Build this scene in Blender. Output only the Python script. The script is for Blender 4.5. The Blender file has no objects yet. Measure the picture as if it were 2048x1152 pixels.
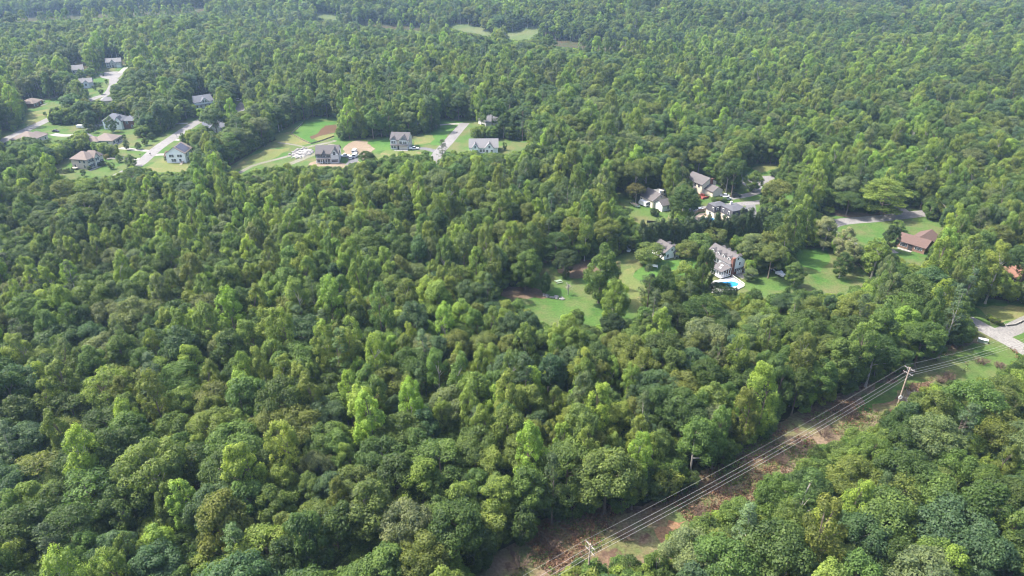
import bpy, bmesh, math, random
import numpy as np
from mathutils import Vector

R = math.radians
scene = bpy.context.scene
COL = scene.collection
rnd = random.Random(7)

# ------------------------------------------------------------------ camera
CAM_H, PITCH, FPX = 120.0, 28.0, 1384.0          # metres, degrees below the horizon, focal length in photo pixels
cam_d = bpy.data.cameras.new("camera")
cam = bpy.data.objects.new("camera", cam_d)
COL.objects.link(cam)
cam.location = (0, 0, CAM_H)
cam.rotation_euler = (R(90 - PITCH), 0, 0)
cam_d.sensor_width = 36.0
cam_d.lens = 36.0 * FPX / 2048.0
cam_d.clip_start = 1.0
cam_d.clip_end = 12000.0
scene.camera = cam

# ------------------------------------------------------------------ light
SUN_EL, SUN_AZ = 56.0, -76.0                      # azimuth from +Y, clockwise positive
world = bpy.data.worlds.new("World")
scene.world = world
world.use_nodes = True
wn = world.node_tree
for n in list(wn.nodes):
    wn.nodes.remove(n)
wo = wn.nodes.new("ShaderNodeOutputWorld")
bg = wn.nodes.new("ShaderNodeBackground")
sky = wn.nodes.new("ShaderNodeTexSky")
sky.sky_type = 'NISHITA'
sky.sun_disc = False
sky.sun_elevation = R(SUN_EL)
sky.sun_rotation = R(SUN_AZ)
sky.air_density = 0.8
sky.dust_density = 4.0
sky.ozone_density = 1.0
bg.inputs["Strength"].default_value = 0.15
wn.links.new(sky.outputs[0], bg.inputs[0])
wn.links.new(bg.outputs[0], wo.inputs[0])

sun_d = bpy.data.lights.new("sun", 'SUN')
sun_d.energy = 3.0
sun_d.angle = R(0.6)
sun_d.color = (1.0, 0.93, 0.80)
sun = bpy.data.objects.new("sun", sun_d)
COL.objects.link(sun)
to_sun = Vector((math.sin(R(SUN_AZ)) * math.cos(R(SUN_EL)), math.cos(R(SUN_AZ)) * math.cos(R(SUN_EL)), math.sin(R(SUN_EL))))
sun.rotation_euler = (-to_sun).to_track_quat('-Z', 'Y').to_euler()
sun.location = to_sun * 400

scene.view_settings.view_transform = 'Standard'
scene.view_settings.look = 'None'
scene.view_settings.gamma = 1.0
scene.view_settings.use_curve_mapping = False
scene.view_settings.exposure = 1.86
cy = scene.cycles
cy.use_denoising = True
cy.filter_width = 1.1
cy.denoising_prefilter = 'ACCURATE'
cy.max_bounces = 6
cy.diffuse_bounces = 4
cy.glossy_bounces = 2
cy.transmission_bounces = 3
cy.volume_bounces = 1
cy.caustics_reflective = False
cy.caustics_refractive = False

# ------------------------------------------------------------------ the lie of the land
SP, CP = math.sin(R(PITCH)), math.cos(R(PITCH))

def G(px, py, z=0.0):
    """Point of the plane z that shows at photo pixel (px, py) of 2048 x 1152."""
    u, v = (px - 1024) / FPX, (576 - py) / FPX
    d = Vector((u, CP + v * SP, -SP + v * CP))
    t = (z - CAM_H) / d.z
    return Vector((d.x * t, d.y * t, z))

def project(P):
    """photo pixels of an (n, 3) array of points"""
    x, y, z = P[..., 0], P[..., 1], P[..., 2] - CAM_H
    dep = y * CP - z * SP
    up = y * SP + z * CP
    dep = np.maximum(dep, 1.0)
    return 1024 + FPX * x / dep, 576 - FPX * up / dep, dep

def terrain(x, y):
    """rolling ground far off, flat in the near valley"""
    x, y = np.asarray(x, float), np.asarray(y, float)
    t = np.clip((y - 690.0) / 200.0, 0, 1)
    t = t * t * (3 - 2 * t)
    return t * (12.0 * np.sin(y / 50.0 + x / 190.0 + 0.6) + 5.0 * np.sin(x / 95.0 - y / 140.0))

def Gt(px, py):
    """the point of the rolling ground at a photo pixel"""
    z = 0.0
    for _ in range(25):
        p = G(px, py, z)
        z = 0.6 * z + 0.4 * float(terrain(p.x, p.y))
    return Vector((p.x, p.y, float(terrain(p.x, p.y))))

# ------------------------------------------------------------------ materials
def new_mat(name):
    m = bpy.data.materials.new(name)
    m.use_nodes = True
    nt = m.node_tree
    bs = nt.nodes["Principled BSDF"]
    return m, nt, bs

def simple(name, col, rough=0.7, spec=0.3, metal=0.0, var=0.18, scale=1.2, bump=0.0):
    """plain material with a little procedural wear and tone variation"""
    m, nt, bs = new_mat(name)
    tc = nt.nodes.new("ShaderNodeTexCoord")
    nz = nt.nodes.new("ShaderNodeTexNoise")
    nz.inputs["Scale"].default_value = scale
    nz.inputs["Detail"].default_value = 5
    nt.links.new(tc.outputs["Object"], nz.inputs["Vector"])
    rp = nt.nodes.new("ShaderNodeValToRGB")
    rp.color_ramp.elements[0].position = 0.3
    rp.color_ramp.elements[1].position = 0.7
    rp.color_ramp.elements[0].color = (*[c * (1 - var) for c in col], 1)
    rp.color_ramp.elements[1].color = (*[min(1, c * (1 + var)) for c in col], 1)
    nt.links.new(nz.outputs["Fac"], rp.inputs["Fac"])
    nt.links.new(rp.outputs["Color"], bs.inputs["Base Color"])
    bs.inputs["Roughness"].default_value = rough
    bs.inputs["Specular IOR Level"].default_value = spec
    bs.inputs["Metallic"].default_value = metal
    if bump:
        bp = nt.nodes.new("ShaderNodeBump")
        bp.inputs["Strength"].default_value = bump
        bp.inputs["Distance"].default_value = 0.1
        nt.links.new(nz.outputs["Fac"], bp.inputs["Height"])
        nt.links.new(bp.outputs["Normal"], bs.inputs["Normal"])
    return m

def blend_ground(name, cols, scales, bump=0.3, rough=0.95):
    """ground cover: three colours broken up by large, middle and small noise"""
    m, nt, bs = new_mat(name)
    tc = nt.nodes.new("ShaderNodeTexCoord")
    prev = None
    for i, (c, s, lo, hi) in enumerate(zip(cols, scales, (0, 0.42, 0.52, 0.45, 0.55), (1, 0.6, 0.66, 0.62, 0.62))):
        if i == 0:
            rgb = nt.nodes.new("ShaderNodeRGB")
            rgb.outputs[0].default_value = (*c, 1)
            prev = rgb.outputs[0]
            continue
        nz = nt.nodes.new("ShaderNodeTexNoise")
        nz.inputs["Scale"].default_value = s
        nz.inputs["Detail"].default_value = 6
        nz.inputs["Roughness"].default_value = 0.6
        mp = nt.nodes.new("ShaderNodeMapping")
        mp.inputs["Location"].default_value = (i * 37.0, i * 11.0, 0)
        nt.links.new(tc.outputs["Object"], mp.inputs["Vector"])
        nt.links.new(mp.outputs["Vector"], nz.inputs["Vector"])
        rp = nt.nodes.new("ShaderNodeMapRange")
        rp.inputs["From Min"].default_value = lo
        rp.inputs["From Max"].default_value = hi
        nt.links.new(nz.outputs["Fac"], rp.inputs["Value"])
        mx = nt.nodes.new("ShaderNodeMix")
        mx.data_type = 'RGBA'
        nt.links.new(rp.outputs[0], mx.inputs["Factor"])
        nt.links.new(prev, mx.inputs["A"])
        mx.inputs["B"].default_value = (*c, 1)
        prev = mx.outputs["Result"]
    fine = nt.nodes.new("ShaderNodeTexNoise")
    fine.inputs["Scale"].default_value = 1.6
    fine.inputs["Detail"].default_value = 8
    nt.links.new(tc.outputs["Object"], fine.inputs["Vector"])
    mr = nt.nodes.new("ShaderNodeMapRange")
    mr.inputs["From Min"].default_value = 0.3
    mr.inputs["From Max"].default_value = 0.7
    mr.inputs["To Min"].default_value = 0.72
    mr.inputs["To Max"].default_value = 1.28
    nt.links.new(fine.outputs["Fac"], mr.inputs["Value"])
    ml = nt.nodes.new("ShaderNodeVectorMath")
    ml.operation = 'SCALE'
    nt.links.new(prev, ml.inputs[0])
    nt.links.new(mr.outputs[0], ml.inputs["Scale"])
    nt.links.new(ml.outputs["Vector"], bs.inputs["Base Color"])
    bp = nt.nodes.new("ShaderNodeBump")
    bp.inputs["Strength"].default_value = bump
    bp.inputs["Distance"].default_value = 0.3
    nt.links.new(fine.outputs["Fac"], bp.inputs["Height"])
    nt.links.new(bp.outputs["Normal"], bs.inputs["Normal"])
    bs.inputs["Roughness"].default_value = rough
    bs.inputs["Specular IOR Level"].default_value = 0.1
    return m

def leaf_mat(name, from_mesh=False, trans=0.48):
    """leaves: the tree's own colour (custom property / instance attribute «tint») varied leaf by leaf («shade»)"""
    m, nt, bs = new_mat(name)
    at = nt.nodes.new("ShaderNodeAttribute")
    at.attribute_type = 'GEOMETRY' if from_mesh else 'INSTANCER'
    at.attribute_name = "tint"
    sh = nt.nodes.new("ShaderNodeAttribute")
    sh.attribute_type = 'GEOMETRY'
    sh.attribute_name = "shade"
    ramp = nt.nodes.new("ShaderNodeValToRGB")
    e = ramp.color_ramp.elements
    e[0].color = (0.60, 0.66, 0.72, 1)
    e[1].color = (1.50, 1.38, 1.10, 1)
    nt.links.new(sh.outputs["Fac"], ramp.inputs["Fac"])
    mul = nt.nodes.new("ShaderNodeVectorMath")
    mul.operation = 'MULTIPLY'
    nt.links.new(at.outputs["Vector"], mul.inputs[0])
    nt.links.new(ramp.outputs["Color"], mul.inputs[1])
    nt.links.new(mul.outputs["Vector"], bs.inputs["Base Color"])
    bs.inputs["Roughness"].default_value = 0.55
    bs.inputs["Specular IOR Level"].default_value = 0.25
    tr = nt.nodes.new("ShaderNodeBsdfTranslucent")
    t2 = nt.nodes.new("ShaderNodeVectorMath")
    t2.operation = 'MULTIPLY'
    t2.inputs[1].default_value = (1.25, 1.35, 0.6)
    nt.links.new(mul.outputs["Vector"], t2.inputs[0])
    nt.links.new(t2.outputs["Vector"], tr.inputs["Color"])
    mix = nt.nodes.new("ShaderNodeMixShader")
    mix.inputs["Fac"].default_value = trans
    nt.links.new(bs.outputs[0], mix.inputs[1])
    nt.links.new(tr.outputs[0], mix.inputs[2])
    nt.links.new(mix.outputs[0], nt.nodes["Material Output"].inputs["Surface"])
    return m

M = {}
M['leaf'] = leaf_mat("leaves")
M['needle'] = leaf_mat("needles", trans=0.12)
M['scrub'] = leaf_mat("scrub leaves", from_mesh=True, trans=0.2)
M['bark'] = simple("bark", (0.16, 0.13, 0.10), 0.9, 0.1, scale=3)
M['pale_bark'] = simple("pale bark", (0.36, 0.33, 0.28), 0.9, 0.1, scale=3)
M['twig'] = simple("dry twigs", (0.13, 0.095, 0.075), 0.9, 0.1, scale=2)
M['grey_twig'] = simple("grey dead wood", (0.27, 0.25, 0.235), 0.9, 0.1, scale=2)
M['floor'] = blend_ground("forest floor", [(0.035, 0.04, 0.018), (0.05, 0.038, 0.022), (0.03, 0.05, 0.018)], (1, 0.05, 0.3))
M['lawn'] = blend_ground("lawn", [(0.044, 0.096, 0.021), (0.064, 0.104, 0.028), (0.032, 0.076, 0.016), (0.092, 0.098, 0.042)], (1, 0.03, 0.13, 0.06), 0.2)
M['fresh'] = blend_ground("fresh grass", [(0.044, 0.108, 0.021), (0.058, 0.114, 0.025), (0.034, 0.088, 0.017)], (1, 0.03, 0.12), 0.2)
M['dry'] = blend_ground("dry grass", [(0.112, 0.122, 0.044), (0.085, 0.112, 0.036), (0.140, 0.122, 0.060)], (1, 0.03, 0.12), 0.2)
M['field'] = blend_ground("far field", [(0.066, 0.092, 0.035), (0.085, 0.098, 0.045), (0.055, 0.082, 0.03)], (1, 0.02, 0.07), 0.2)
M['soil'] = blend_ground("bare soil", [(0.165, 0.128, 0.095), (0.195, 0.158, 0.120), (0.125, 0.112, 0.066)], (1, 0.06, 0.22), 0.5)
M['brown'] = blend_ground("brown basin floor", [(0.070, 0.042, 0.026), (0.082, 0.050, 0.030), (0.062, 0.048, 0.026)], (1, 0.06, 0.2), 0.5)
M['orange'] = blend_ground("orange clay", [(0.180, 0.100, 0.056), (0.155, 0.105, 0.065), (0.13, 0.095, 0.055)], (1, 0.08, 0.3), 0.5)
M['corridor'] = blend_ground("rough cut ground", [(0.095, 0.108, 0.046), (0.118, 0.076, 0.054), (0.070, 0.098, 0.032), (0.150, 0.112, 0.080), (0.078, 0.052, 0.038)],
                             (1, 0.055, 0.10, 0.09, 0.22), 0.8)
M['duff'] = blend_ground("pine straw", [(0.098, 0.070, 0.050), (0.115, 0.085, 0.06), (0.075, 0.07, 0.04)], (1, 0.08, 0.3), 0.5)
M['road'] = blend_ground("old asphalt", [(0.150, 0.146, 0.146), (0.170, 0.166, 0.166), (0.130, 0.128, 0.128)], (1, 0.05, 0.3), 0.1, 0.85)
M['road_light'] = blend_ground("worn asphalt", [(0.170, 0.166, 0.165), (0.19, 0.186, 0.183), (0.148, 0.146, 0.145)], (1, 0.05, 0.3), 0.1, 0.85)
M['asphalt'] = blend_ground("dark asphalt", [(0.11, 0.11, 0.12), (0.13, 0.13, 0.135), (0.09, 0.09, 0.1)], (1, 0.08, 0.3), 0.1, 0.85)
M['concrete'] = blend_ground("concrete", [(0.215, 0.208, 0.195), (0.24, 0.235, 0.22), (0.19, 0.185, 0.17)], (1, 0.1, 0.4), 0.1, 0.85)
M['gravel'] = blend_ground("gravel track", [(0.145, 0.140, 0.118), (0.112, 0.122, 0.072), (0.165, 0.16, 0.14)], (1, 0.06, 0.3), 0.4)
M['stone'] = simple("grey stone", (0.20, 0.195, 0.19), 0.9, 0.2, scale=1.5, var=0.3)
M['patio'] = simple("tan paving", (0.330, 0.260, 0.200), 0.85, 0.2, scale=0.8)
M['white_deck'] = simple("white deck", (0.50, 0.49, 0.47), 0.7, 0.3, scale=0.8, var=0.1)
M['white'] = simple("white siding", (0.80, 0.80, 0.79), 0.6, 0.3, scale=0.5, var=0.05)
M['cream'] = simple("cream siding", (0.68, 0.62, 0.49), 0.6, 0.3, scale=0.5, var=0.06)
M['beige'] = simple("beige siding", (0.52, 0.47, 0.41), 0.6, 0.3, scale=0.5, var=0.06)
M['pale_grey'] = simple("pale grey siding", (0.56, 0.55, 0.54), 0.6, 0.3, scale=0.5, var=0.06)
M['slate_siding'] = simple("slate siding", (0.17, 0.18, 0.21), 0.6, 0.3, scale=0.5, var=0.08)
M['brick'] = simple("brick", (0.160, 0.074, 0.056), 0.85, 0.2, scale=3, var=0.3)
M['brick_tan'] = simple("tan brick", (0.230, 0.142, 0.108), 0.85, 0.2, scale=3, var=0.3)
M['roof_grey'] = simple("grey shingles", (0.095, 0.089, 0.091), 0.9, 0.15, scale=4, var=0.25, bump=0.3)
M['roof_light'] = simple("light grey shingles", (0.150, 0.150, 0.158), 0.9, 0.15, scale=4, var=0.2, bump=0.3)
M['roof_blue'] = simple("blue grey shingles", (0.110, 0.117, 0.138), 0.9, 0.15, scale=4, var=0.2, bump=0.3)
M['roof_dark'] = simple("charcoal shingles", (0.055, 0.055, 0.066), 0.9, 0.15, scale=4, var=0.25, bump=0.3)
M['roof_tan'] = simple("tan shingles", (0.165, 0.138, 0.124), 0.9, 0.15, scale=4, var=0.2, bump=0.3)
M['roof_brown'] = simple("brown shingles", (0.100, 0.068, 0.060), 0.9, 0.15, scale=4, var=0.25, bump=0.3)
M['roof_orange'] = simple("orange shingles", (0.270, 0.150, 0.110), 0.9, 0.15, scale=4, var=0.2, bump=0.3)
M['roof_slate'] = simple("slate roofing", (0.080, 0.083, 0.096), 0.9, 0.15, scale=4, var=0.2, bump=0.3)
M['solar'] = simple("solar panel", (0.045, 0.04, 0.055), 0.25, 0.5, scale=2, var=0.2)
M['glass'] = simple("window glass", (0.035, 0.04, 0.05), 0.12, 0.5, scale=1, var=0.2)
M['dark'] = simple("dark paint", (0.045, 0.042, 0.042), 0.5, 0.3)
M['red_paint'] = simple("red paint", (0.200, 0.052, 0.040), 0.7, 0.3)
M['deck_wood'] = simple("grey deck boards", (0.30, 0.265, 0.235), 0.85, 0.2, scale=3)
M['wood'] = simple("weathered wood", (0.27, 0.215, 0.165), 0.9, 0.15, scale=4, var=0.25)
M['pole'] = simple("pole timber", (0.36, 0.29, 0.23), 0.9, 0.1, scale=4, var=0.25)
M['wire'] = simple("aluminium wire", (0.33, 0.33, 0.32), 0.6, 0.4, metal=0.1, var=0.05)
M['car_white'] = simple("white car paint", (0.66, 0.67, 0.68), 0.25, 0.5, var=0.03)
M['car_black'] = simple("black car paint", (0.025, 0.026, 0.03), 0.25, 0.5, var=0.1)
M['car_silver'] = simple("silver car paint", (0.42, 0.45, 0.49), 0.3, 0.5, metal=0.3, var=0.05)
M['tyre'] = simple("tyre rubber", (0.03, 0.03, 0.03), 0.9, 0.1)
M['green_box'] = simple("green cabinet", (0.20, 0.27, 0.20), 0.6, 0.3)
m, nt, bs = new_mat("pool water")
bs.inputs["Base Color"].default_value = (0.022, 0.19, 0.44, 1)
bs.inputs["Roughness"].default_value = 0.08
nz = nt.nodes.new("ShaderNodeTexNoise"); nz.inputs["Scale"].default_value = 2.5
bp = nt.nodes.new("ShaderNodeBump"); bp.inputs["Strength"].default_value = 0.25; bp.inputs["Distance"].default_value = 0.1
nt.links.new(nz.outputs["Fac"], bp.inputs["Height"]); nt.links.new(bp.outputs["Normal"], bs.inputs["Normal"])
M['pool'] = m

# ------------------------------------------------------------------ helpers
class MB:
    """collects shapes and links them as ONE mesh object"""
    def __init__(self):
        self.v, self.f = [], []

    def poly(self, pts):
        n = len(self.v)
        self.v += [tuple(p) for p in pts]
        self.f.append(tuple(range(n, n + len(pts))))
        return self

    def box(self, x0, x1, y0, y1, z0, z1):
        n = len(self.v)
        self.v += [(x, y, z) for z in (z0, z1) for (x, y) in ((x0, y0), (x1, y0), (x1, y1), (x0, y1))]
        self.f += [tuple(n + i for i in q) for q in ((3, 2, 1, 0), (4, 5, 6, 7), (0, 1, 5, 4), (1, 2, 6, 5), (2, 3, 7, 6), (3, 0, 4, 7))]
        return self

    def slab(self, quad, t):
        """a plate: the given top outline pushed down by t"""
        q = [Vector(p) for p in quad]
        k = len(q)
        n = len(self.v)
        self.v += [tuple(p) for p in q] + [(p.x, p.y, p.z - t) for p in q]
        self.f.append(tuple(n + i for i in range(k)))
        self.f.append(tuple(n + k + i for i in reversed(range(k))))
        for i in range(k):
            j = (i + 1) % k
            self.f.append((n + i, n + k + i, n + k + j, n + j))
        return self

    def prism(self, prof, axis, a, b):
        """profile extruded along x or y"""
        k, n = len(prof), len(self.v)
        for s in (a, b):
            for (p, q) in prof:
                self.v.append((s, p, q) if axis == 'x' else (p, s, q))
        self.f.append(tuple(n + i for i in range(k)))
        self.f.append(tuple(n + k + i for i in reversed(range(k))))
        for i in range(k):
            j = (i + 1) % k
            self.f.append((n + i, n + k + i, n + k + j, n + j))
        return self

    def tube(self, pts, rad, sides=6):
        pts = [Vector(p) for p in pts]
        rad = rad if isinstance(rad, (list, tuple)) else [rad] * len(pts)
        n = len(self.v)
        for i, p in enumerate(pts):
            d = (pts[min(i + 1, len(pts) - 1)] - pts[max(i - 1, 0)]).normalized()
            a = d.cross(Vector((0.31, 0.87, 0.11))).normalized()
            b = d.cross(a)
            for k in range(sides):
                t = 2 * math.pi * k / sides
                self.v.append(tuple(p + (a * math.cos(t) + b * math.sin(t)) * rad[i]))
        for i in range(len(pts) - 1):
            for k in range(sides):
                j = (k + 1) % sides
                self.f.append((n + i * sides + k, n + i * sides + j, n + (i + 1) * sides + j, n + (i + 1) * sides + k))
        self.f.append(tuple(n + k for k in reversed(range(sides))))
        self.f.append(tuple(n + (len(pts) - 1) * sides + k for k in range(sides)))
        return self

    def mesh(self, name, mat):
        me = bpy.data.meshes.new(name)
        me.from_pydata(self.v, [], self.f)
        if mat:
            me.materials.append(mat)
        bm = bmesh.new()
        bm.from_mesh(me)
        bmesh.ops.recalc_face_normals(bm, faces=bm.faces[:])
        bm.to_mesh(me)
        bm.free()
        return me

    def build(self, name, mat, parent=None):
        return link(name, self.mesh(name, mat), parent)

def link(name, data, parent=None):
    o = bpy.data.objects.new(name, data)
    COL.objects.link(o)
    if parent is not None:
        o.parent = parent
    return o

def tag(o, label=None, cat=None, group=None, kind=None):
    for k, v in (('label', label), ('category', cat), ('group', group), ('kind', kind)):
        if v:
            o[k] = v
    return o

def thing(name, label, cat, loc, rz=0.0, group=None):
    o = link(name, None)
    o.location = loc
    o.rotation_euler = (0, 0, rz)
    return tag(o, label, cat, group)

def inside(px, py, poly):
    """vectorised point in polygon"""
    c = np.zeros(px.shape, bool)
    n = len(poly)
    for i in range(n):
        x0, y0 = poly[i]
        x1, y1 = poly[(i + 1) % n]
        if y0 == y1:
            continue
        hit = ((y0 > py) != (y1 > py)) & (px < (x1 - x0) * (py - y0) / (y1 - y0) + x0)
        c ^= hit
    return c

def ragged(pts, step, amp, seed):
    """outline of ground points with a natural uneven edge"""
    r = random.Random(seed)
    out = []
    n = len(pts)
    for i in range(n):
        a, b = pts[i], pts[(i + 1) % n]
        L = (b - a).length
        k = max(1, int(L / step))
        nrm = Vector((-(b - a).y, (b - a).x, 0)).normalized()
        for j in range(k):
            p = a.lerp(b, j / k)
            out.append(p + nrm * r.uniform(-amp, amp))
    return out

def sheet(name, px_poly, mat, z, amp=0.0, step=4.0, seed=1):
    pts = [G(*p) for p in px_poly]
    if amp:
        pts = ragged(pts, step, amp, seed)
    o = MB().poly([(p.x, p.y, z) for p in pts]).build(name, mat)
    if o.data.polygons[0].normal.z < 0:
        o.data.flip_normals()
    return tag(o, kind='structure')

def strip(name, px_pts, width, mat, z, smooth=6):
    """road or drive: a ribbon along a smoothed line of ground points"""
    P = [G(*p) for p in px_pts]
    Q = []
    for i in range(len(P) - 1):
        p0, p1, p2, p3 = P[max(i - 1, 0)], P[i], P[i + 1], P[min(i + 2, len(P) - 1)]
        for k in range(smooth):
            t = k / smooth
            Q.append(0.5 * ((2 * p1) + (p2 - p0) * t + (2 * p0 - 5 * p1 + 4 * p2 - p3) * t * t + (3 * p1 - p0 - 3 * p2 + p3) * t ** 3))
    Q.append(P[-1])
    L, Rr = [], []
    for i, q in enumerate(Q):
        d = (Q[min(i + 1, len(Q) - 1)] - Q[max(i - 1, 0)]).normalized()
        nrm = Vector((-d.y, d.x, 0))
        L.append(q + nrm * width / 2)
        Rr.append(q - nrm * width / 2)
    mb = MB()
    n = len(Q)
    mb.v = [(p.x, p.y, z) for p in L] + [(p.x, p.y, z) for p in Rr]
    mb.f = [(i, n + i, n + i + 1, i + 1) for i in range(n - 1)]
    o = mb.build(name, mat)
    if o.data.polygons[0].normal.z < 0:
        o.data.flip_normals()
    return tag(o, kind='structure')

# ------------------------------------------------------------------ ground, lawns, roads
g = MB()
gx = [-2600, -2000] + list(range(-1500, 1501, 50)) + [2000, 2600]
gy = [-300, 0, 250, 500] + list(range(540, 1701, 20)) + [1800, 2200, 3600]
g.v = [(x, y, float(terrain(x, y)) if y < 1750 else 0.0) for y in gy for x in gx]
k = len(gx)
g.f = [(j * k + i, j * k + i + 1, (j + 1) * k + i + 1, (j + 1) * k + i) for j in range(len(gy) - 1) for i in range(k - 1)]
tag(g.build("ground", M['floor']), kind='structure')

LAWNS = [
    [(-40, 330), (-40, 262), (0, 250), (40, 240), (44, 208), (60, 196), (95, 196), (170, 191), (183, 165), (186, 140), (208, 128), (258, 128), (262, 152), (240, 170), (225, 200), (262, 228), (372, 232),
     (385, 205), (440, 205), (470, 190), (545, 186), (545, 225), (480, 270), (410, 330), (405, 378), (150, 385), (60, 372), (-40, 360)],
    [(430, 350), (500, 308), (548, 280), (556, 262), (615, 233), (700, 231), (720, 276), (845, 268), (872, 252), (874, 236), (985, 234), (990, 256), (1005, 262), (1075, 280), (1085, 330), (1000, 352), (880, 360),
     (760, 362), (640, 375), (470, 385)],
    [(1215, 372), (1300, 368), (1378, 350), (1462, 330), (1500, 322), (1575, 322), (1640, 360), (1660, 395), (1850, 404), (1905, 440), (1910, 540), (1800, 560), (1790, 600), (1690, 625), (1600, 610), (1500, 640),
     (1400, 650), (1320, 665), (1250, 705), (1150, 690), (1060, 660), (985, 600), (1040, 560), (1068, 500), (1200, 490), (1270, 480), (1240, 430)],
    [(1925, 632), (1948, 600), (2120, 600), (2120, 740), (2060, 780), (1900, 800), (1870, 770), (1960, 690)],
]
for i, p in enumerate(LAWNS):
    sheet("lawn", p, M['lawn'], 0.012, 1.5, 6, 10 + i)
CORR = [(880, 1190), (935, 1140), (1010, 1095), (1090, 1042), (1185, 1012), (1280, 1005), (1360, 975), (1450, 915), (1560, 838), (1700, 772), (1790, 733), (1955, 668), (2030, 700), (2080, 800),
        (1960, 850), (1870, 880), (1800, 920), (1700, 990), (1600, 1080), (1500, 1120), (1400, 1170), (1300, 1230), (1050, 1260)]
sheet("clearing", CORR, M['corridor'], 0.006, 1.2, 4, 21)
sheet("grass_verge", [(1760, 770), (1850, 730), (1950, 690), (2010, 700), (1960, 730), (1880, 752), (1810, 775), (1740, 820), (1690, 830)], M['lawn'], 0.018, 1.6, 3, 22)
sheet("clay_patch", [(1160, 1042), (1178, 1040), (1192, 1065), (1205, 1082), (1190, 1095), (1165, 1100), (1150, 1086), (1170, 1068)], M['orange'], 0.018, 0.8, 1.5, 23)
sheet("clay_patch", [(1310, 1062), (1340, 1045), (1372, 1040), (1360, 1062), (1325, 1085)], M['orange'], 0.018, 0.8, 1.5, 24)
sheet("clay_patch", [(1560, 938), (1590, 925), (1605, 950), (1590, 985), (1565, 970)], M['soil'], 0.018, 0.8, 1.5, 25)
# big lawn by the new houses
sheet("basin_grass", [(585, 266), (612, 246), (640, 242), (672, 245), (668, 258), (640, 268), (622, 285)], M['fresh'], 0.022, 0.8, 4, 30)
sheet("basin_floor", [(632, 268), (650, 251), (672, 249), (676, 264), (640, 272), (625, 279), (618, 273)], M['brown'], 0.030, 0.6, 4, 31)
sheet("dry_grass", [(636, 271), (668, 267), (667, 276), (636, 283), (628, 278)], M['dry'], 0.026, 0.5, 4, 32)
sheet("dry_grass", [(548, 292), (552, 268), (582, 262), (622, 288), (600, 292), (560, 284)], M['dry'], 0.018, 2.0, 4, 33)
sheet("dry_grass", [(470, 332), (530, 300), (585, 295), (560, 312), (500, 332)], M['dry'], 0.018, 2.0, 5, 34)
sheet("bare_soil", [(686, 298), (700, 287), (718, 280), (730, 284), (745, 298), (748, 312), (728, 320), (712, 312), (690, 308)], M['soil'], 0.022, 2.0, 4, 35)
sheet("bare_soil", [(615, 330), (634, 322), (690, 326), (720, 322), (716, 336), (640, 345), (612, 340)], M['soil'], 0.022, 1.5, 4, 36)
sheet("bare_soil", [(748, 318), (770, 302), (830, 302), (860, 308), (850, 318), (760, 330)], M['dry'], 0.022, 2.0, 4, 37)
sheet("dry_grass", [(828, 290), (832, 272), (865, 270), (872, 278), (862, 286)], M['dry'], 0.020, 1.5, 4, 38)
sheet("fresh_lawn", [(870, 240), (930, 242), (905, 262), (880, 290), (862, 290), (858, 276)], M['fresh'], 0.018, 1.2, 4, 39)
sheet("fresh_lawn", [(736, 282), (782, 276), (784, 300), (752, 304)], M['fresh'], 0.020, 1.5, 4, 40)
sheet("dry_grass", [(48, 246), (60, 224), (100, 218), (96, 238), (62, 258)], M['dry'], 0.018, 1.5, 5, 41)
sheet("dry_grass", [(292, 334), (330, 312), (342, 326), (380, 330), (376, 345), (310, 345)], M['dry'], 0.018, 1.0, 5, 42)
# around the white house
sheet("fresh_lawn", [(1262, 552), (1300, 516), (1330, 522), (1388, 515), (1405, 530), (1385, 560), (1290, 565)], M['fresh'], 0.020, 0.8, 4, 43)
sheet("pine_straw", [(1100, 520), (1130, 512), (1190, 520), (1200, 545), (1170, 556), (1140, 557), (1120, 545)], M['duff'], 0.020, 1.0, 2.5, 44)
sheet("pine_straw", [(1000, 575), (1065, 568), (1085, 580), (1100, 596), (1040, 598), (1000, 592)], M['duff'], 0.020, 1.0, 2.5, 45)
sheet("bare_soil", [(1238, 560), (1262, 530), (1276, 560), (1278, 600), (1262, 612), (1252, 585)], M['dry'], 0.020, 1.6, 2.5, 46)
strip("dirt_track", [(1076, 480), (1080, 505), (1086, 526)], 2.5, M['soil'], 0.026)
sheet("fresh_lawn", [(1590, 500), (1650, 495), (1665, 520), (1640, 545), (1600, 530)], M['fresh'], 0.020, 0.8, 4, 47)
sheet("dry_grass", [(1950, 612), (2060, 612), (2060, 634), (1985, 650)], M['dry'], 0.018, 1.0, 3, 48)
sheet("dry_grass", [(1500, 335), (1540, 328), (1556, 338), (1520, 346)], M['dry'], 0.018, 1.0, 4, 49)
sheet("pine_straw", [(1655, 418), (1740, 428), (1800, 415), (1815, 425), (1700, 434), (1660, 430)], M['duff'], 0.022, 0.8, 3, 50)
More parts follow.
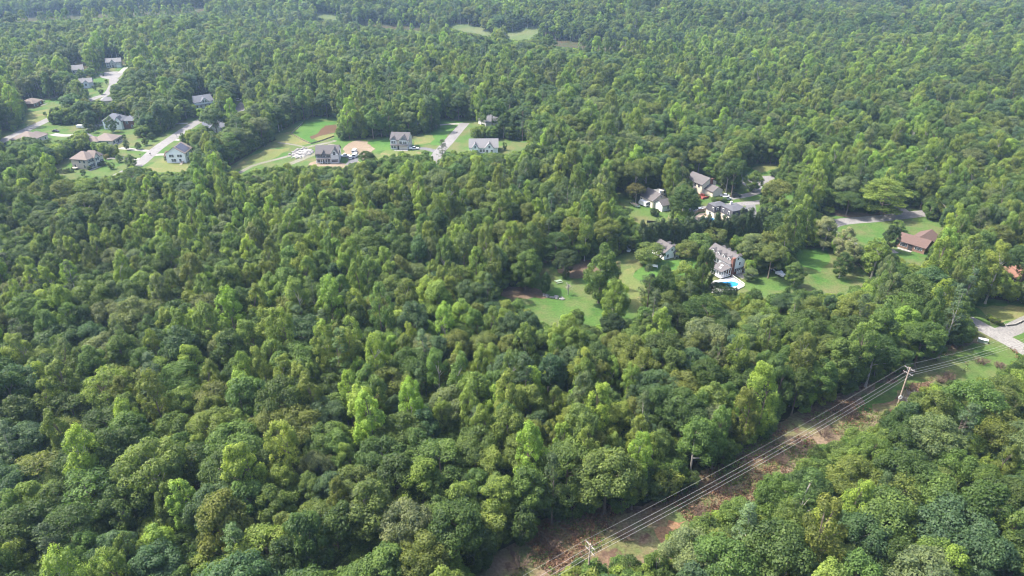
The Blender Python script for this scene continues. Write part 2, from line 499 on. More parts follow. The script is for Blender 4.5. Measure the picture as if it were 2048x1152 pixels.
# far fields
def far_sheet(name, px_poly, mat, seed):
    pts = ragged([Gt(*p) for p in px_poly], 12, 3.0, seed)
    mb = MB().poly([(p.x, p.y, 0) for p in pts])
    me = mb.mesh(name, mat)
    bm = bmesh.new(); bm.from_mesh(me)
    xs, ys = [p.x for p in pts], [p.y for p in pts]
    for ax, lo, hi in ((0, min(xs), max(xs)), (1, min(ys), max(ys))):
        q = lo + 12
        while q < hi:
            co = (q, 0, 0) if ax == 0 else (0, q, 0)
            bmesh.ops.bisect_plane(bm, geom=bm.verts[:] + bm.edges[:] + bm.faces[:], plane_co=co, plane_no=(1, 0, 0) if ax == 0 else (0, 1, 0))
            q += 12
    for v in bm.verts:
        v.co.z = float(terrain(v.co.x, v.co.y)) + 0.7
        
    for f in bm.faces:
        if f.normal.z < 0:
            f.normal_flip()
    bm.to_mesh(me); bm.free()
    return tag(link(name, me), kind='structure')
far_sheet("far_field", [(880, 54), (905, 45), (950, 53), (1000, 66), (1085, 50), (1090, 64), (1070, 82), (1010, 86), (950, 80), (905, 70)], M['field'], 51)
far_sheet("far_field", [(590, 30), (640, 24), (695, 33), (730, 42), (660, 44)], M['field'], 52)
far_sheet("far_field", [(385, 38), (430, 35), (440, 41), (390, 43)], M['field'], 53)
far_sheet("far_dirt", [(1310, 106), (1330, 101), (1400, 101), (1405, 108)], M['soil'], 54)
# roads and drives
strip("road", [(-60, 312), (0, 284), (50, 261), (95, 240), (150, 213), (190, 196), (216, 187), (226, 172), (228, 158)], 7.0, M['road'], 0.040)
sheet("cul_de_sac", [(197, 151), (202, 146), (218, 143), (243, 143), (246, 148), (238, 155), (228, 162), (216, 158), (204, 156)], M['road'], 0.044)
strip("driveway", [(240, 146), (247, 139), (252, 135)], 4.0, M['concrete'], 0.048)
strip("road", [(235, 352), (277, 329), (312, 299), (345, 276), (400, 241), (440, 229), (475, 222)], 7.0, M['road'], 0.040)
sheet("cul_de_sac", [(462, 220), (470, 215), (490, 214), (496, 220), (490, 228), (470, 229)], M['road'], 0.044)
strip("driveway", [(480, 216), (485, 206), (500, 198), (512, 194)], 5.0, M['asphalt'], 0.048)
strip("driveway", [(283, 318), (262, 318), (235, 316), (213, 318)], 4.0, M['concrete'], 0.030)
strip("driveway", [(302, 302), (275, 300), (258, 298), (240, 296)], 3.6, M['concrete'], 0.030)
strip("driveway", [(310, 310), (322, 309), (340, 309)], 4.0, M['concrete'], 0.030)
strip("driveway", [(345, 279), (360, 280), (376, 280)], 3.6, M['concrete'], 0.030)
strip("driveway", [(376, 247), (360, 247), (348, 248)], 3.6, M['concrete'], 0.030)
strip("driveway", [(105, 268), (125, 271), (150, 270), (170, 268)], 5.0, M['concrete'], 0.030)
strip("driveway", [(178, 259), (192, 253), (206, 248)], 5.0, M['concrete'], 0.030)
strip("garden_path", [(178, 342), (192, 336), (205, 331), (212, 325)], 1.8, M['concrete'], 0.034)
strip("garden_path", [(227, 293), (236, 288), (246, 281)], 1.8, M['concrete'], 0.034)
strip("road", [(852, 348), (868, 320), (880, 302), (896, 285), (914, 264), (930, 246)], 6.5, M['road'], 0.040)
strip("driveway", [(929, 248), (905, 248), (880, 250), (845, 254)], 3.4, M['concrete'], 0.034)
strip("driveway", [(824, 299), (845, 297), (862, 300), (878, 306)], 4.5, M['asphalt'], 0.034)
strip("driveway", [(700, 330), (706, 322), (706, 314), (692, 314)], 5.5, M['asphalt'], 0.034)
strip("gravel_track", [(478, 346), (510, 330), (560, 317), (596, 306), (616, 294), (650, 287), (672, 281)], 3.0, M['gravel'], 0.028)
strip("gravel_track", [(575, 330), (612, 315), (640, 303), (664, 288)], 4.0, M['gravel'], 0.032)
strip("gravel_track", [(556, 285), (590, 290), (616, 296)], 2.0, M['gravel'], 0.024)
strip("road", [(1590, 486), (1640, 463), (1676, 445), (1760, 437), (1845, 427), (1950, 416)], 7.0, M['road'], 0.040)
strip("driveway", [(1650, 458), (1690, 480), (1712, 494), (1740, 503), (1788, 500)], 6.0, M['road'], 0.034)
strip("driveway", [(1820, 430), (1806, 420), (1795, 412)], 4.0, M['concrete'], 0.034)
strip("road", [(1850, 596), (1900, 620), (1946, 645), (2028, 688), (2120, 740)], 6.6, M['road_light'], 0.040)
strip("road", [(1990, 672), (2030, 656), (2060, 642), (2130, 610)], 6.0, M['road'], 0.036)
sheet("cul_de_sac", [(1478, 344), (1486, 341), (1500, 354), (1546, 351), (1550, 357), (1527, 368), (1520, 384), (1500, 376), (1482, 367)], M['road'], 0.040)
strip("driveway", [(1438, 399), (1468, 395), (1500, 389), (1522, 380)], 4.5, M['road'], 0.036)
strip("driveway", [(1376, 421), (1430, 414), (1490, 407), (1520, 404), (1560, 392)], 4.6, M['road'], 0.034)
strip("driveway", [(1500, 405), (1502, 418), (1506, 440)], 4.5, M['asphalt'], 0.030)

# ------------------------------------------------------------------ what the forest leaves open (ground and buildings seen between the crowns; last, unseen gaps added for dark far bands)
OPEN = [
    [(196, 153), (196, 143), (210, 138), (209, 117), (247, 117), (252, 136), (244, 151), (233, 163), (221, 163), (221, 188), (196, 201), (172, 206), (183, 186), (184, 180), (160, 172), (160, 160), (188, 158)],
    [(144, 131), (170, 128), (178, 137), (172, 152), (145, 147)],
    [(203, 198), (214, 192), (222, 194), (226, 204), (206, 205)],
    [(46, 199), (58, 193), (88, 199), (100, 201), (150, 198), (152, 203), (118, 209), (98, 222), (95, 240), (104, 250), (165, 250), (172, 256), (150, 263), (146, 274), (108, 278), (82, 282), (58, 270), (40, 277), (0, 296), (0, 258), (28, 263),
     (46, 247), (48, 240), (45, 230), (58, 223)],
    [(178, 258), (205, 246), (211, 236), (240, 230), (268, 240), (266, 262), (248, 266), (246, 292), (230, 290), (214, 282), (190, 284), (176, 282), (172, 272)],
    [(96, 338), (120, 328), (142, 318), (146, 306), (172, 302), (214, 314), (240, 316), (280, 312), (262, 306), (236, 300), (232, 290), (246, 279), (262, 275), (300, 277), (320, 270), (346, 256), (372, 238), (400, 235), (405, 246),
     (374, 262), (352, 277), (368, 290), (384, 292), (382, 330), (370, 341), (310, 342), (286, 333), (262, 326), (236, 346), (200, 354), (150, 354), (120, 352)],
    [(389, 202), (398, 192), (418, 189), (430, 197), (426, 206), (404, 216), (389, 214)],
    [(405, 252), (432, 250), (443, 241), (454, 247), (436, 262), (424, 260)],
    [(506, 187), (526, 176), (533, 190), (524, 195), (508, 194)],
    [(461, 221), (470, 214), (472, 200), (484, 196), (488, 207), (492, 216), (480, 226), (470, 228)],
    [(452, 335), (500, 307), (546, 286), (552, 268), (600, 243), (625, 235), (676, 236), (676, 248), (666, 282), (760, 277), (845, 270), (866, 264), (884, 252), (880, 240), (930, 240), (955, 242), (968, 237), (986, 234), (1004, 242), (996, 249),
     (958, 246), (948, 256), (930, 272), (934, 282), (1000, 278), (1058, 284), (1052, 296), (1010, 304), (985, 307), (930, 300), (896, 302), (884, 320), (868, 320), (852, 304), (800, 307), (752, 312), (700, 322), (690, 330), (630, 331), (600, 326),
     (540, 334), (500, 344), (470, 348)],
    [(1230, 380), (1248, 384), (1264, 402), (1290, 396), (1292, 386), (1310, 382), (1338, 400), (1336, 432), (1352, 458), (1290, 448), (1270, 440), (1250, 422), (1238, 402)],
    [(1376, 416), (1384, 400), (1380, 358), (1402, 354), (1438, 372), (1442, 388), (1510, 380), (1482, 370), (1480, 342), (1522, 327), (1560, 330), (1556, 352), (1530, 370), (1524, 400), (1518, 430), (1495, 436), (1440, 442), (1408, 447), (1380, 434)],
    [(1316, 380), (1328, 378), (1330, 390), (1318, 390)],
    [(1552, 370), (1578, 378), (1592, 398), (1580, 412), (1562, 385)],
    [(1666, 366), (1694, 364), (1696, 376), (1672, 380)],
    [(1634, 418), (1660, 420), (1740, 428), (1800, 410), (1846, 418), (1848, 434), (1880, 450), (1888, 470), (1866, 466), (1862, 500), (1850, 528), (1810, 516), (1790, 500), (1770, 480), (1722, 492), (1700, 478), (1672, 452), (1640, 430)],
    [(1000, 580), (1070, 572), (1076, 528), (1098, 528), (1130, 530), (1200, 520), (1226, 518), (1262, 504), (1300, 514), (1316, 486), (1330, 480), (1360, 495), (1360, 514), (1420, 525), (1424, 500), (1446, 488), (1490, 520), (1490, 556), (1550, 545), (1592, 535),
     (1590, 500), (1652, 494), (1684, 520), (1742, 540), (1752, 556), (1690, 582), (1600, 575), (1540, 588), (1490, 580), (1420, 586), (1400, 545), (1290, 552), (1284, 625), (1256, 660), (1236, 625), (1215, 650), (1178, 652), (1160, 605), (1122, 642), (1078, 636), (1046, 600), (1005, 594)],
    [(1940, 640), (1950, 612), (1990, 606), (2030, 610), (2060, 612), (2060, 700), (2020, 692), (2014, 742), (1960, 758), (1900, 762), (1836, 782), (1800, 804), (1764, 842), (1652, 884), (1594, 942), (1540, 955), (1482, 1003), (1404, 1042), (1334, 1064),
     (1312, 1104), (1242, 1112), (1194, 1102), (1132, 1128), (1084, 1160), (925, 1160), (1000, 1112), (1090, 1060), (1110, 1052), (1185, 1030), (1280, 1022), (1360, 992), (1450, 932), (1560, 852), (1700, 787), (1790, 747), (1950, 682), (1972, 668)],
    [(1288, 452), (1345, 463), (1400, 455), (1500, 446), (1540, 450), (1535, 462), (1470, 470), (1400, 488), (1290, 495)],
    [(2018, 531), (2042, 533), (2040, 552), (2018, 550)],
    [(893, 51), (910, 48), (952, 57), (1000, 69), (1074, 55), (1077, 62), (1058, 76), (1032, 79), (1005, 73), (955, 67), (915, 58)],
    [(606, 31), (640, 28), (690, 35), (712, 40), (662, 37)],
    [(392, 38), (428, 36), (428, 39), (394, 40)],
    [(1325, 101), (1398, 101), (1396, 105), (1328, 105)],
    [(1086, 78), (1180, 88), (1290, 95), (1396, 101), (1396, 105), (1290, 102), (1180, 97), (1086, 88)],  # from here: thin gaps added so the tree walls behind show dark
    [(0, 36), (100, 32), (200, 26), (330, 20), (420, 14), (420, 19), (330, 27), (200, 34), (100, 40), (0, 44)],
    [(720, 44), (800, 52), (880, 60), (880, 64), (800, 57), (720, 49)],
    [(1830, 78), (1930, 84), (1930, 87), (1830, 81)],
    [(270, 108), (330, 112), (330, 115), (270, 111)],
    [(1870, 190), (2000, 188), (2048, 182), (2048, 187), (2000, 193), (1870, 194)],
]

# ------------------------------------------------------------------ trees
def leaf_quads(C, N, size, rng, aspect=0.7):
    """diamond leaf faces at centres C with normals N"""
    n = len(C)
    A = np.cross(N, rng.normal(size=(n, 3)))
    A /= np.linalg.norm(A, axis=1, keepdims=True) + 1e-9
    B = np.cross(N, A)
    s = size[:, None] * 0.5
    V = np.empty((n, 4, 3))
    V[:, 0] = C - A * s
    V[:, 1] = C - B * s * aspect + N * s * 0.18
    V[:, 2] = C + A * s
    V[:, 3] = C + B * s * aspect + N * s * 0.18
    return V.reshape(-1, 3)

def unit(rng, n):
    d = rng.normal(size=(n, 3))
    return d / np.linalg.norm(d, axis=1, keepdims=True)

def crown_points(boughs, rng, size, cover, jit=0.75):
    """leaves on the upper and outer side of every bough; boughs: list of (centre, radii, outward)"""
    Cs, Ns, Ss, Sh = [], [], [], []
    for (c, rad, out) in boughs:
        c, rad, out = np.array(c), np.array(rad), np.array(out)
        area = 4 * math.pi * (rad[0] * rad[1] * rad[2]) ** (2 / 3)
        n = max(10, int(area * cover / (0.35 * size * size)))
        d = unit(rng, n)
        keep = (d @ out) > rng.uniform(-0.75, 0.1, n)
        d = d[keep]
        n = len(d)
        lump = rng.uniform(0.70, 1.22, n)[:, None]
        Cs.append(c + d * rad * lump)
        nn = d / rad
        nn /= np.linalg.norm(nn, axis=1, keepdims=True)
        nn = nn + rng.normal(size=(n, 3)) * jit * 0.62 + np.array([0, 0, 0.45])
        nn /= np.linalg.norm(nn, axis=1, keepdims=True)
        Ns.append(nn)
        Ss.append(size * rng.uniform(0.6, 1.35, n))
        b = rng.uniform(0.15, 0.8)
        Sh.append(np.clip(b + rng.normal(0, 0.23, n), 0, 1))
    return np.concatenate(Cs), np.concatenate(Ns), np.concatenate(Ss), np.concatenate(Sh)

def boughs_of(kind, rng):
    """(boughs, height, crown radius, trunk top) of one tree kind"""
    B = []
    if kind == 'oak':            # broad dome of round boughs
        H, Rr, zc, rz = 18.5, 6.0, 11.2, 6.4
        for k in range(64):
            d = unit(rng, 1)[0]
            d[2] = abs(d[2]) * 1.0 if rng.random() < 0.8 else d[2]
            d /= np.linalg.norm(d)
            u = rng.uniform(0.74, 0.98) if k < 52 else rng.uniform(0.3, 0.65)
            c = np.array([0, 0, zc]) + d * np.array([Rr, Rr, rz]) * u
            r = rng.uniform(0.95, 1.75)
            o = d + np.array([0, 0, 0.6])
            B.append((c, (r, r, r * 0.78), o / np.linalg.norm(o)))
    elif kind == 'maple':        # egg-shaped crown
        H, Rr, zc, rz = 19.5, 4.7, 10.8, 8.2
        for k in range(62):
            d = unit(rng, 1)[0]
            if d[2] < -0.3 and rng.random() < 0.6:
                d[2] *= -1
            u = rng.uniform(0.7, 0.98) if k < 50 else rng.uniform(0.2, 0.6)
            nar = 1.0 - 0.35 * max(0, d[2])
            c = np.array([0, 0, zc]) + d * np.array([Rr * nar, Rr * nar, rz]) * u
            r = rng.uniform(0.8, 1.4)
            o = d + np.array([0, 0, 0.7])
            B.append((c, (r, r, r * 0.95), o / np.linalg.norm(o)))
    elif kind == 'linden':       # full crown nearly to the ground, as on open lawns
        H, Rr, zc, rz = 18.0, 5.0, 9.6, 8.2
        for k in range(84):
            d = unit(rng, 1)[0]
            u = rng.uniform(0.66, 1.0) if k < 70 else rng.uniform(0.2, 0.6)
            nar = 1.0 - 0.42 * max(0, d[2]) - 0.12 * max(0, -d[2])
            c = np.array([0, 0, zc]) + d * np.array([Rr * nar, Rr * nar, rz]) * u
            r = rng.uniform(0.75, 1.45)
            o = d + np.array([0, 0, 0.55])
            B.append((c, (r, r, r * 0.9), o / np.linalg.norm(o)))
    elif kind == 'poplar':       # tall and narrow, boughs pointing up
        H, Rr, zc, rz = 22.0, 3.7, 12.4, 9.4
        for k in range(66):
            t = rng.uniform(-0.92, 0.97)
            a = rng.uniform(0, 2 * math.pi)
            rr = Rr * math.sqrt(max(0.02, 1 - abs(t) ** 2.2)) * (1.0 - 0.28 * max(0, t))
            u = rng.uniform(0.65, 1.0) if k < 54 else rng.uniform(0.1, 0.5)
            c = np.array([math.cos(a) * rr * u, math.sin(a) * rr * u, zc + rz * t])
            r = rng.uniform(0.6, 1.05)
            o = np.array([math.cos(a), math.sin(a), 0.9])
            B.append((c, (r, r, r * 1.5), o / np.linalg.norm(o)))
    elif kind == 'beech':        # layered sprays
        H, Rr, zc, rz = 17.5, 5.8, 9.3, 7.7
        for k in range(70):
            t = rng.uniform(-0.8, 0.98)
            a = rng.uniform(0, 2 * math.pi)
            rr = Rr * math.sqrt(max(0.03, 1 - t * t))
            u = math.sqrt(rng.uniform(0.25, 1.0))
            c = np.array([math.cos(a) * rr * u, math.sin(a) * rr * u, zc + rz * t - 0.7 * u])
            r = rng.uniform(1.0, 2.0)
            o = np.array([math.cos(a) * 0.5, math.sin(a) * 0.5, 1.0])
            B.append((c, (r, r, r * 0.34), o / np.linalg.norm(o)))
    elif kind == 'pine':         # loose conical tiers
        H, Rr, zc, rz = 22.0, 3.2, 13.0, 9.0
        for k in range(60):
            t = rng.uniform(0, 1)
            a = rng.uniform(0, 2 * math.pi)
            rr = Rr * (1 - t) ** 0.7 + 0.25
            u = rng.uniform(0.45, 1.0)
            c = np.array([math.cos(a) * rr * u, math.sin(a) * rr * u, 7.0 + 14.6 * t])
            r = rng.uniform(0.55, 1.0)
            o = np.array([math.cos(a) * 0.6, math.sin(a) * 0.6, 0.9])
            B.append((c, (r, r, r * 0.5), o / np.linalg.norm(o)))
    elif kind == 'cypress':      # dense column to the ground
        H, Rr, zc, rz = 10.0, 1.8, 5.0, 5.0
        for k in range(56):
            t = rng.uniform(0.0, 1.0)
            a = rng.uniform(0, 2 * math.pi)
            rr = Rr * (1 - t ** 2.2) * 0.85 + 0.12
            u = rng.uniform(0.7, 1.0)
            c = np.array([math.cos(a) * rr * u, math.sin(a) * rr * u, 0.5 + 9.0 * t])
            r = rng.uniform(0.4, 0.68)
            o = np.array([math.cos(a), math.sin(a), 0.6])
            B.append((c, (r, r, r * 1.5), o / np.linalg.norm(o)))
    else:                        # young: leafy nearly to the ground
        H, Rr, zc, rz = 9.5, 2.9, 5.2, 4.2
        for k in range(34):
            d = unit(rng, 1)[0]
            u = rng.uniform(0.65, 0.98)
            c = np.array([0, 0, zc]) + d * np.array([Rr, Rr, rz]) * u
            r = rng.uniform(0.65, 1.15)
            o = d + np.array([0, 0, 0.6])
            B.append((c, (r, r, r * 0.9), o / np.linalg.norm(o)))
    return B, H, Rr, zc

def trunk_mb(kind, H, zc, boughs, rng):
    t = MB()
    lean = rng.uniform(-0.4, 0.4, 2)
    top = min(zc + 3.5, H - 1.5)
    w = {'oak': 0.36, 'beech': 0.34, 'maple': 0.28, 'poplar': 0.30, 'linden': 0.3, 'pine': 0.24, 'cypress': 0.14}.get(kind, 0.13)
    axis = [(lean[0] * s * s, lean[1] * s * s, top * s) for s in (0, 0.06, 0.3, 0.6, 0.85, 1)]
    t.tube(axis, [w * 1.5, w, w * 0.86, w * 0.62, w * 0.34, w * 0.12], 7)
    for k in rng.choice(len(boughs), min(12, len(boughs)), replace=False):
        c = boughs[k][0]
        z0 = max(1.0, min(c[2] - 1.5 - 0.35 * math.hypot(c[0], c[1]), top * 0.9))
        s = z0 / top
        p0 = Vector((lean[0] * s * s, lean[1] * s * s, z0))
        p1 = p0.lerp(Vector(c), 0.55) + Vector((0, 0, 0.3))
        t.tube([p0, p1, c], [w * 0.34, w * 0.22, w * 0.06], 5)
    return t

LEAF = {'oak': 0.44, 'maple': 0.42, 'poplar': 0.40, 'beech': 0.42, 'pine': 0.36, 'cypress': 0.32, 'young': 0.38, 'linden': 0.40}
PROTO = []                                   # dicts: kind, H, R, crown mesh, trunk mesh, whole mesh
def quad_mesh(name, V, shade, mat):
    n = len(V) // 4
    me = bpy.data.meshes.new(name)
    me.vertices.add(4 * n)
    me.vertices.foreach_set("co", np.ascontiguousarray(V, np.float32).ravel())
    me.loops.add(4 * n)
    me.loops.foreach_set("vertex_index", np.arange(4 * n, dtype=np.int32))
    me.polygons.add(n)
    me.polygons.foreach_set("loop_start", np.arange(0, 4 * n, 4, dtype=np.int32))
    me.update(calc_edges=True)
    a = me.attributes.new("shade", 'FLOAT', 'FACE')
    a.data.foreach_set("value", np.ascontiguousarray(shade, np.float32))
    me.materials.append(mat)
    return me

def make_proto(kind, seed):
    rng = np.random.default_rng(seed)
    B, H, Rr, zc = boughs_of(kind, rng)
    # an uneven outline: stretch and shove the crown a little
    sx, sy = rng.uniform(0.88, 1.14, 2)
    sk = rng.uniform(-0.07, 0.07, 2)
    B = [(np.array([c[0] * sx + sk[0] * c[2], c[1] * sy + sk[1] * c[2], c[2]]), r, o) for c, r, o in B]
    cover = {'poplar': 0.95, 'pine': 0.9, 'beech': 1.0}.get(kind, 1.05)
    C, N, S, Sh = crown_points(B, rng, LEAF[kind], cover)
    V = leaf_quads(C, N, S, rng, 0.45 if kind in ('pine', 'cypress') else 0.7)
    lm = M['needle'] if kind in ('pine', 'cypress') else M['leaf']
    crown = quad_mesh(kind + "_crown", V, Sh, lm)
    pale = seed % 4 == 0
    trunk = trunk_mb(kind, H, zc, B, rng).mesh(kind + "_trunk", M['pale_bark'] if pale else M['bark'])
    whole = crown.copy()
    whole.materials.append(trunk.materials[0])
    bm = bmesh.new()
    bm.from_mesh(whole)
    k = len(bm.faces)
    bm.from_mesh(trunk)
    bm.faces.ensure_lookup_table()
    for f in bm.faces[k:]:
        f.material_index = 1
    bm.to_mesh(whole)
    bm.free()
    rad = np.hypot(V[:, 0], V[:, 1])
    PROTO.append(dict(RV=float(np.percentile(rad, 97)), HV=float(V[:, 2].max()), kind=kind, H=H, R=Rr * 0.5 * (sx + sy) + 0.6, crown=crown, trunk=trunk, whole=whole, pale=pale))

KINDS = {'oak': 6, 'maple': 5, 'poplar': 6, 'beech': 3, 'pine': 2, 'young': 3, 'cypress': 2, 'linden': 4}
s = 100
for k, n in KINDS.items():
    for i in range(n):
        make_proto(k, s)
        s += 1
OF = {k: [i for i, p in enumerate(PROTO) if p['kind'] == k] for k in KINDS}

TINTS = {   # leaf colours
    'dark green': (0.057, 0.098, 0.027), 'mid green': (0.094, 0.154, 0.040), 'yellow green': (0.150, 0.208, 0.047), 'lime green': (0.176, 0.262, 0.050),
    'blue green': (0.065, 0.114, 0.051), 'olive green': (0.113, 0.148, 0.039), 'grey green': (0.120, 0.160, 0.070), 'deep green': (0.037, 0.064, 0.022),
    'pale green': (0.176, 0.206, 0.104),
    'brownish green': (0.122, 0.120, 0.047),
}
MIX = {
    'oak': (('dark green', 30), ('blue green', 18), ('olive green', 18), ('grey green', 14), ('mid green', 20)),
    'maple': (('mid green', 38), ('dark green', 20), ('yellow green', 20), ('olive green', 10), ('blue green', 7), ('lime green', 8)),
    'poplar': (('yellow green', 36), ('mid green', 26), ('lime green', 22), ('olive green', 10), ('grey green', 9)),
    'beech': (('mid green', 34), ('olive green', 26), ('yellow green', 18), ('dark green', 22)),
    'pine': (('deep green', 50), ('blue green', 30), ('dark green', 20)),
    'young': (('mid green', 40), ('yellow green', 22), ('lime green', 10), ('dark green', 28)),
}

# yard and edge trees that stand by themselves: base pixel, crown width and height in photo pixels, kind, tint, label
YARD = [
    (1090, 590, 22, 48, 'linden', 'dark green', "slim dark green tree alone on the lawn beside the small bare tree"),
    (1050, 580, 58, 84, 'linden', 'mid green', "tall tree with a bare pale trunk on brown straw at the lawn's wood edge"),
    (1132, 552, 50, 52, 'oak', 'deep green', "round dark tree over brown pine straw at the head of the long lawn"),
    (1131, 556, 17, 28, 'cypress', 'deep green', "small dark cone of a shrub below the round dark tree"),
    (1197, 606, 66, 112, 'linden', 'mid green', "tall ragged tree standing mid lawn, the biggest between the two lawn strips"),
    (1228, 578, 24, 56, 'pine', 'brownish green', "narrow dull brown-green tree tucked behind the tall ragged lawn tree"),
    (1224, 648, 56, 92, 'linden', 'yellow green', "bushy bright tree below the tall ragged lawn tree"),
    (1221, 690, 46, 64, 'oak', 'deep green', "dark purplish round tree at the foot of the lawn"),
    (1292, 636, 44, 108, 'pine', 'deep green', "dark conifer at the strip lawn's edge, below the clipped bush"),
    (1322, 632, 54, 104, 'linden', 'dark green', "full dark tree next to the dark conifer below the green lawn"),
    (1364, 616, 58, 92, 'poplar', 'yellow green', "pale feathery tree below the green lawn, beside the full dark tree"),
    (1399, 600, 40, 112, 'linden', 'dark green', "tall dark tree screening the left side of the white dormered house"),
    (1297, 528, 58, 40, 'young', 'olive green', "wide rounded bush left of the white cottage"),
    (1371, 516, 42, 34, 'young', 'olive green', "first rounded bush to the right of the white cottage"),
    (1396, 506, 46, 40, 'young', 'mid green', "second rounded bush from the white cottage towards the big house"),
    (1424, 494, 46, 40, 'young', 'olive green', "domed bush behind the dormered house's far end"),
    (1411, 536, 32, 30, 'young', 'grey green', "greyish bush against the dormered house's long wall"),
    (1502, 534, 58, 66, 'oak', 'grey green', "broad greyish tree behind the dormered house's gable end"),
    (1536, 556, 52, 70, 'oak', 'olive green', "golden-topped round tree on the lawn right of the dormered house"),
    (1437, 610, 48, 44, 'oak', 'deep green', "dark round tree in front of the white pool deck"),
    (1470, 590, 9, 18, 'cypress', 'deep green', "tiny dark pointed shrub at the pool deck's corner"),
    (1500, 562, 30, 26, 'young', 'grey green', "low greyish bush by the brick basement patio"),
    (1678, 556, 36, 54, 'linden', 'dark green', "dark oval tree alone on the lawn beside the rail fence"),
    (1586, 574, 38, 50, 'linden', 'mid green', "small round tree just below the white parked car"),
    (1646, 500, 46, 62, 'poplar', 'pale green', "pale thin tree at the road bend, first of the pale row"),
    (1676, 522, 46, 66, 'poplar', 'pale green', "second pale thin tree of the row along the drive"),
    (1700, 542, 44, 62, 'poplar', 'pale green', "third pale tree of the row, at the rail fence"),
    (1742, 556, 50, 72, 'poplar', 'yellow green', "yellowish tree between the drive and the brick ranch"),
    (1775, 502, 33, 56, 'linden', 'deep green', "dark oval tree at the corner of the brick ranch"),
    (1797, 464, 28, 22, 'young', 'mid green', "low spreading tree on the lawn behind the brick ranch"),
    (1760, 428, 84, 74, 'beech', 'yellow green', "great spreading bright tree beside the road's upper verge"),
    (1692, 430, 54, 44, 'oak', 'dark green', "dark rounded tree left of the great spreading bright tree"),
    (1652, 420, 28, 46, 'linden', 'mid green', "small upright tree by the half-hidden flat roof"),
    (1888, 446, 60, 74, 'oak', 'dark green', "large dark tree where the road passes into the wood"),
    (1362, 450, 54, 78, 'oak', 'dark green', "big dark tree between the cream garage and the mansard house"),
    (1271, 406, 34, 40, 'oak', 'brownish green', "reddish brown round tree behind the covered boat"),
    (1462, 394, 44, 76, 'oak', 'dark green', "tall dark tree beside the cream house with the chimney"),
    (1506, 382, 36, 42, 'linden', 'mid green', "small tree in the middle of the turning circle"),
    (1552, 428, 56, 66, 'oak', 'olive green', "olive tree at the mouth of the two drives"),
    (736, 336, 28, 34, 'oak', 'dark green', "dark tree on bare soil near the parked white vans"),
    (886, 326, 26, 48, 'pine', 'deep green', "open dark pine in front of the road's near end"),
    (277, 299, 13, 15, 'linden', 'dark green', "first of three small round street trees up from the drive"),
    (291, 291, 14, 17, 'linden', 'dark green', "second of three small round street trees beside the straight road"),
    (306, 282, 14, 18, 'linden', 'dark green', "third of three small round street trees, nearest the wood"),
    (240, 325, 14, 16, 'linden', 'mid green', "small round tree on the lawn at the beige house's drive"),
    (224, 338, 14, 15, 'young', 'mid green', "little bushy tree on the lawn below the beige house's path"),
    (168, 353, 10, 15, 'young', 'dark green', "little tree below the blank side wall of the beige house"),
    (265, 334, 22, 26, 'linden', 'mid green', "leafy tree at the near end of the straight road"),
    (226, 265, 20, 34, 'linden', 'grey green', "greyish tree in front of the slate-roofed stone house"),
    (254, 300, 12, 22, 'linden', 'dark green', "upright dark tree by the second drive off the straight road"),
    (165, 164, 18, 26, 'linden', 'mid green', "tree standing between the two far roofs by the turning circle"),
    (183, 166, 18, 30, 'oak', 'mid green', "round tree at the edge of the far turning circle"),
]

def pick(kind, r):
    opts = MIX[kind]
    t = r.uniform(0, sum(w for _, w in opts))
    for name, w in opts:
        t -= w
        if t <= 0:
            return name
    return opts[0][0]

def jitter_tint(name, r, amt=0.14):
    c = TINTS[name]
    b = 1 + r.uniform(-amt, amt)
    return [c[0] * b * (1 + r.uniform(-0.1, 0.1)), c[1] * b, c[2] * b * (1 + r.uniform(-0.12, 0.12))]

def plant(name, label, i, loc, rz, sc, tint, group=None, cat="tree"):
    """one tree: an Empty at its foot, a trunk and a crown"""
    p = PROTO[i]
    o = thing(name, label, cat, loc, rz, group)
    o.scale = sc
    link("trunk", p['trunk'], o)
    c = link("crown", p['crown'], o)
    c["tint"] = tint
    return o

NAME = {'oak': 'oak_tree', 'maple': 'maple_tree', 'poplar': 'poplar_tree', 'beech': 'beech_tree', 'pine': 'pine_tree', 'young': 'young_tree', 'linden': 'shade_tree', 'cypress': 'cypress_tree'}
grid = {}
CELL = 8.0
def near_ok(x, y, r, f):
    cx, cyy = int(x // CELL), int(y // CELL)
    for a in (-1, 0, 1):
        for b in (-1, 0, 1):
            for (x2, y2, r2) in grid.get((cx + a, cyy + b), ()):
                m = f * (r + r2)
                if (x - x2) ** 2 + (y - y2) ** 2 < m * m:
                    return False
    return True
def occupy(x, y, r):
    grid.setdefault((int(x // CELL), int(y // CELL)), []).append((x, y, r))

for (px, py, w, h, kind, tname, lab) in YARD:
    p = G(px, py)
    dep = p.y * CP + CAM_H * SP
    ppm = FPX / dep
    phi = math.atan2(CAM_H, p.y)
    hm = h / (ppm * math.cos(phi))
    rm = w / ppm / 2
    i = rnd.choice(OF[kind])
    pr = PROTO[i]
    sx, sz = 1.12 * rm / pr['R'], hm / (pr['H'] + 0.3)
    bush = kind == 'young' and h < 45
    plant('garden_bush' if bush else NAME[kind], lab, i, (p.x, p.y, 0), rnd.uniform(0, 6.28), (sx, sx, sz), jitter_tint(tname, rnd, 0.06), None, "bush" if bush else "tree")
    occupy(p.x, p.y, rm)

# the closed wood: scatter, keep the open outlines clear
rng = np.random.default_rng(11)
YMAX, NC = 1430.0, 340000
yy = np.sqrt(rng.uniform(45.0 ** 2, YMAX ** 2, NC))
xx = rng.uniform(-1, 1, NC) * (0.80 * yy + 45)
kinds = ['oak', 'maple', 'poplar', 'beech', 'pine', 'young']
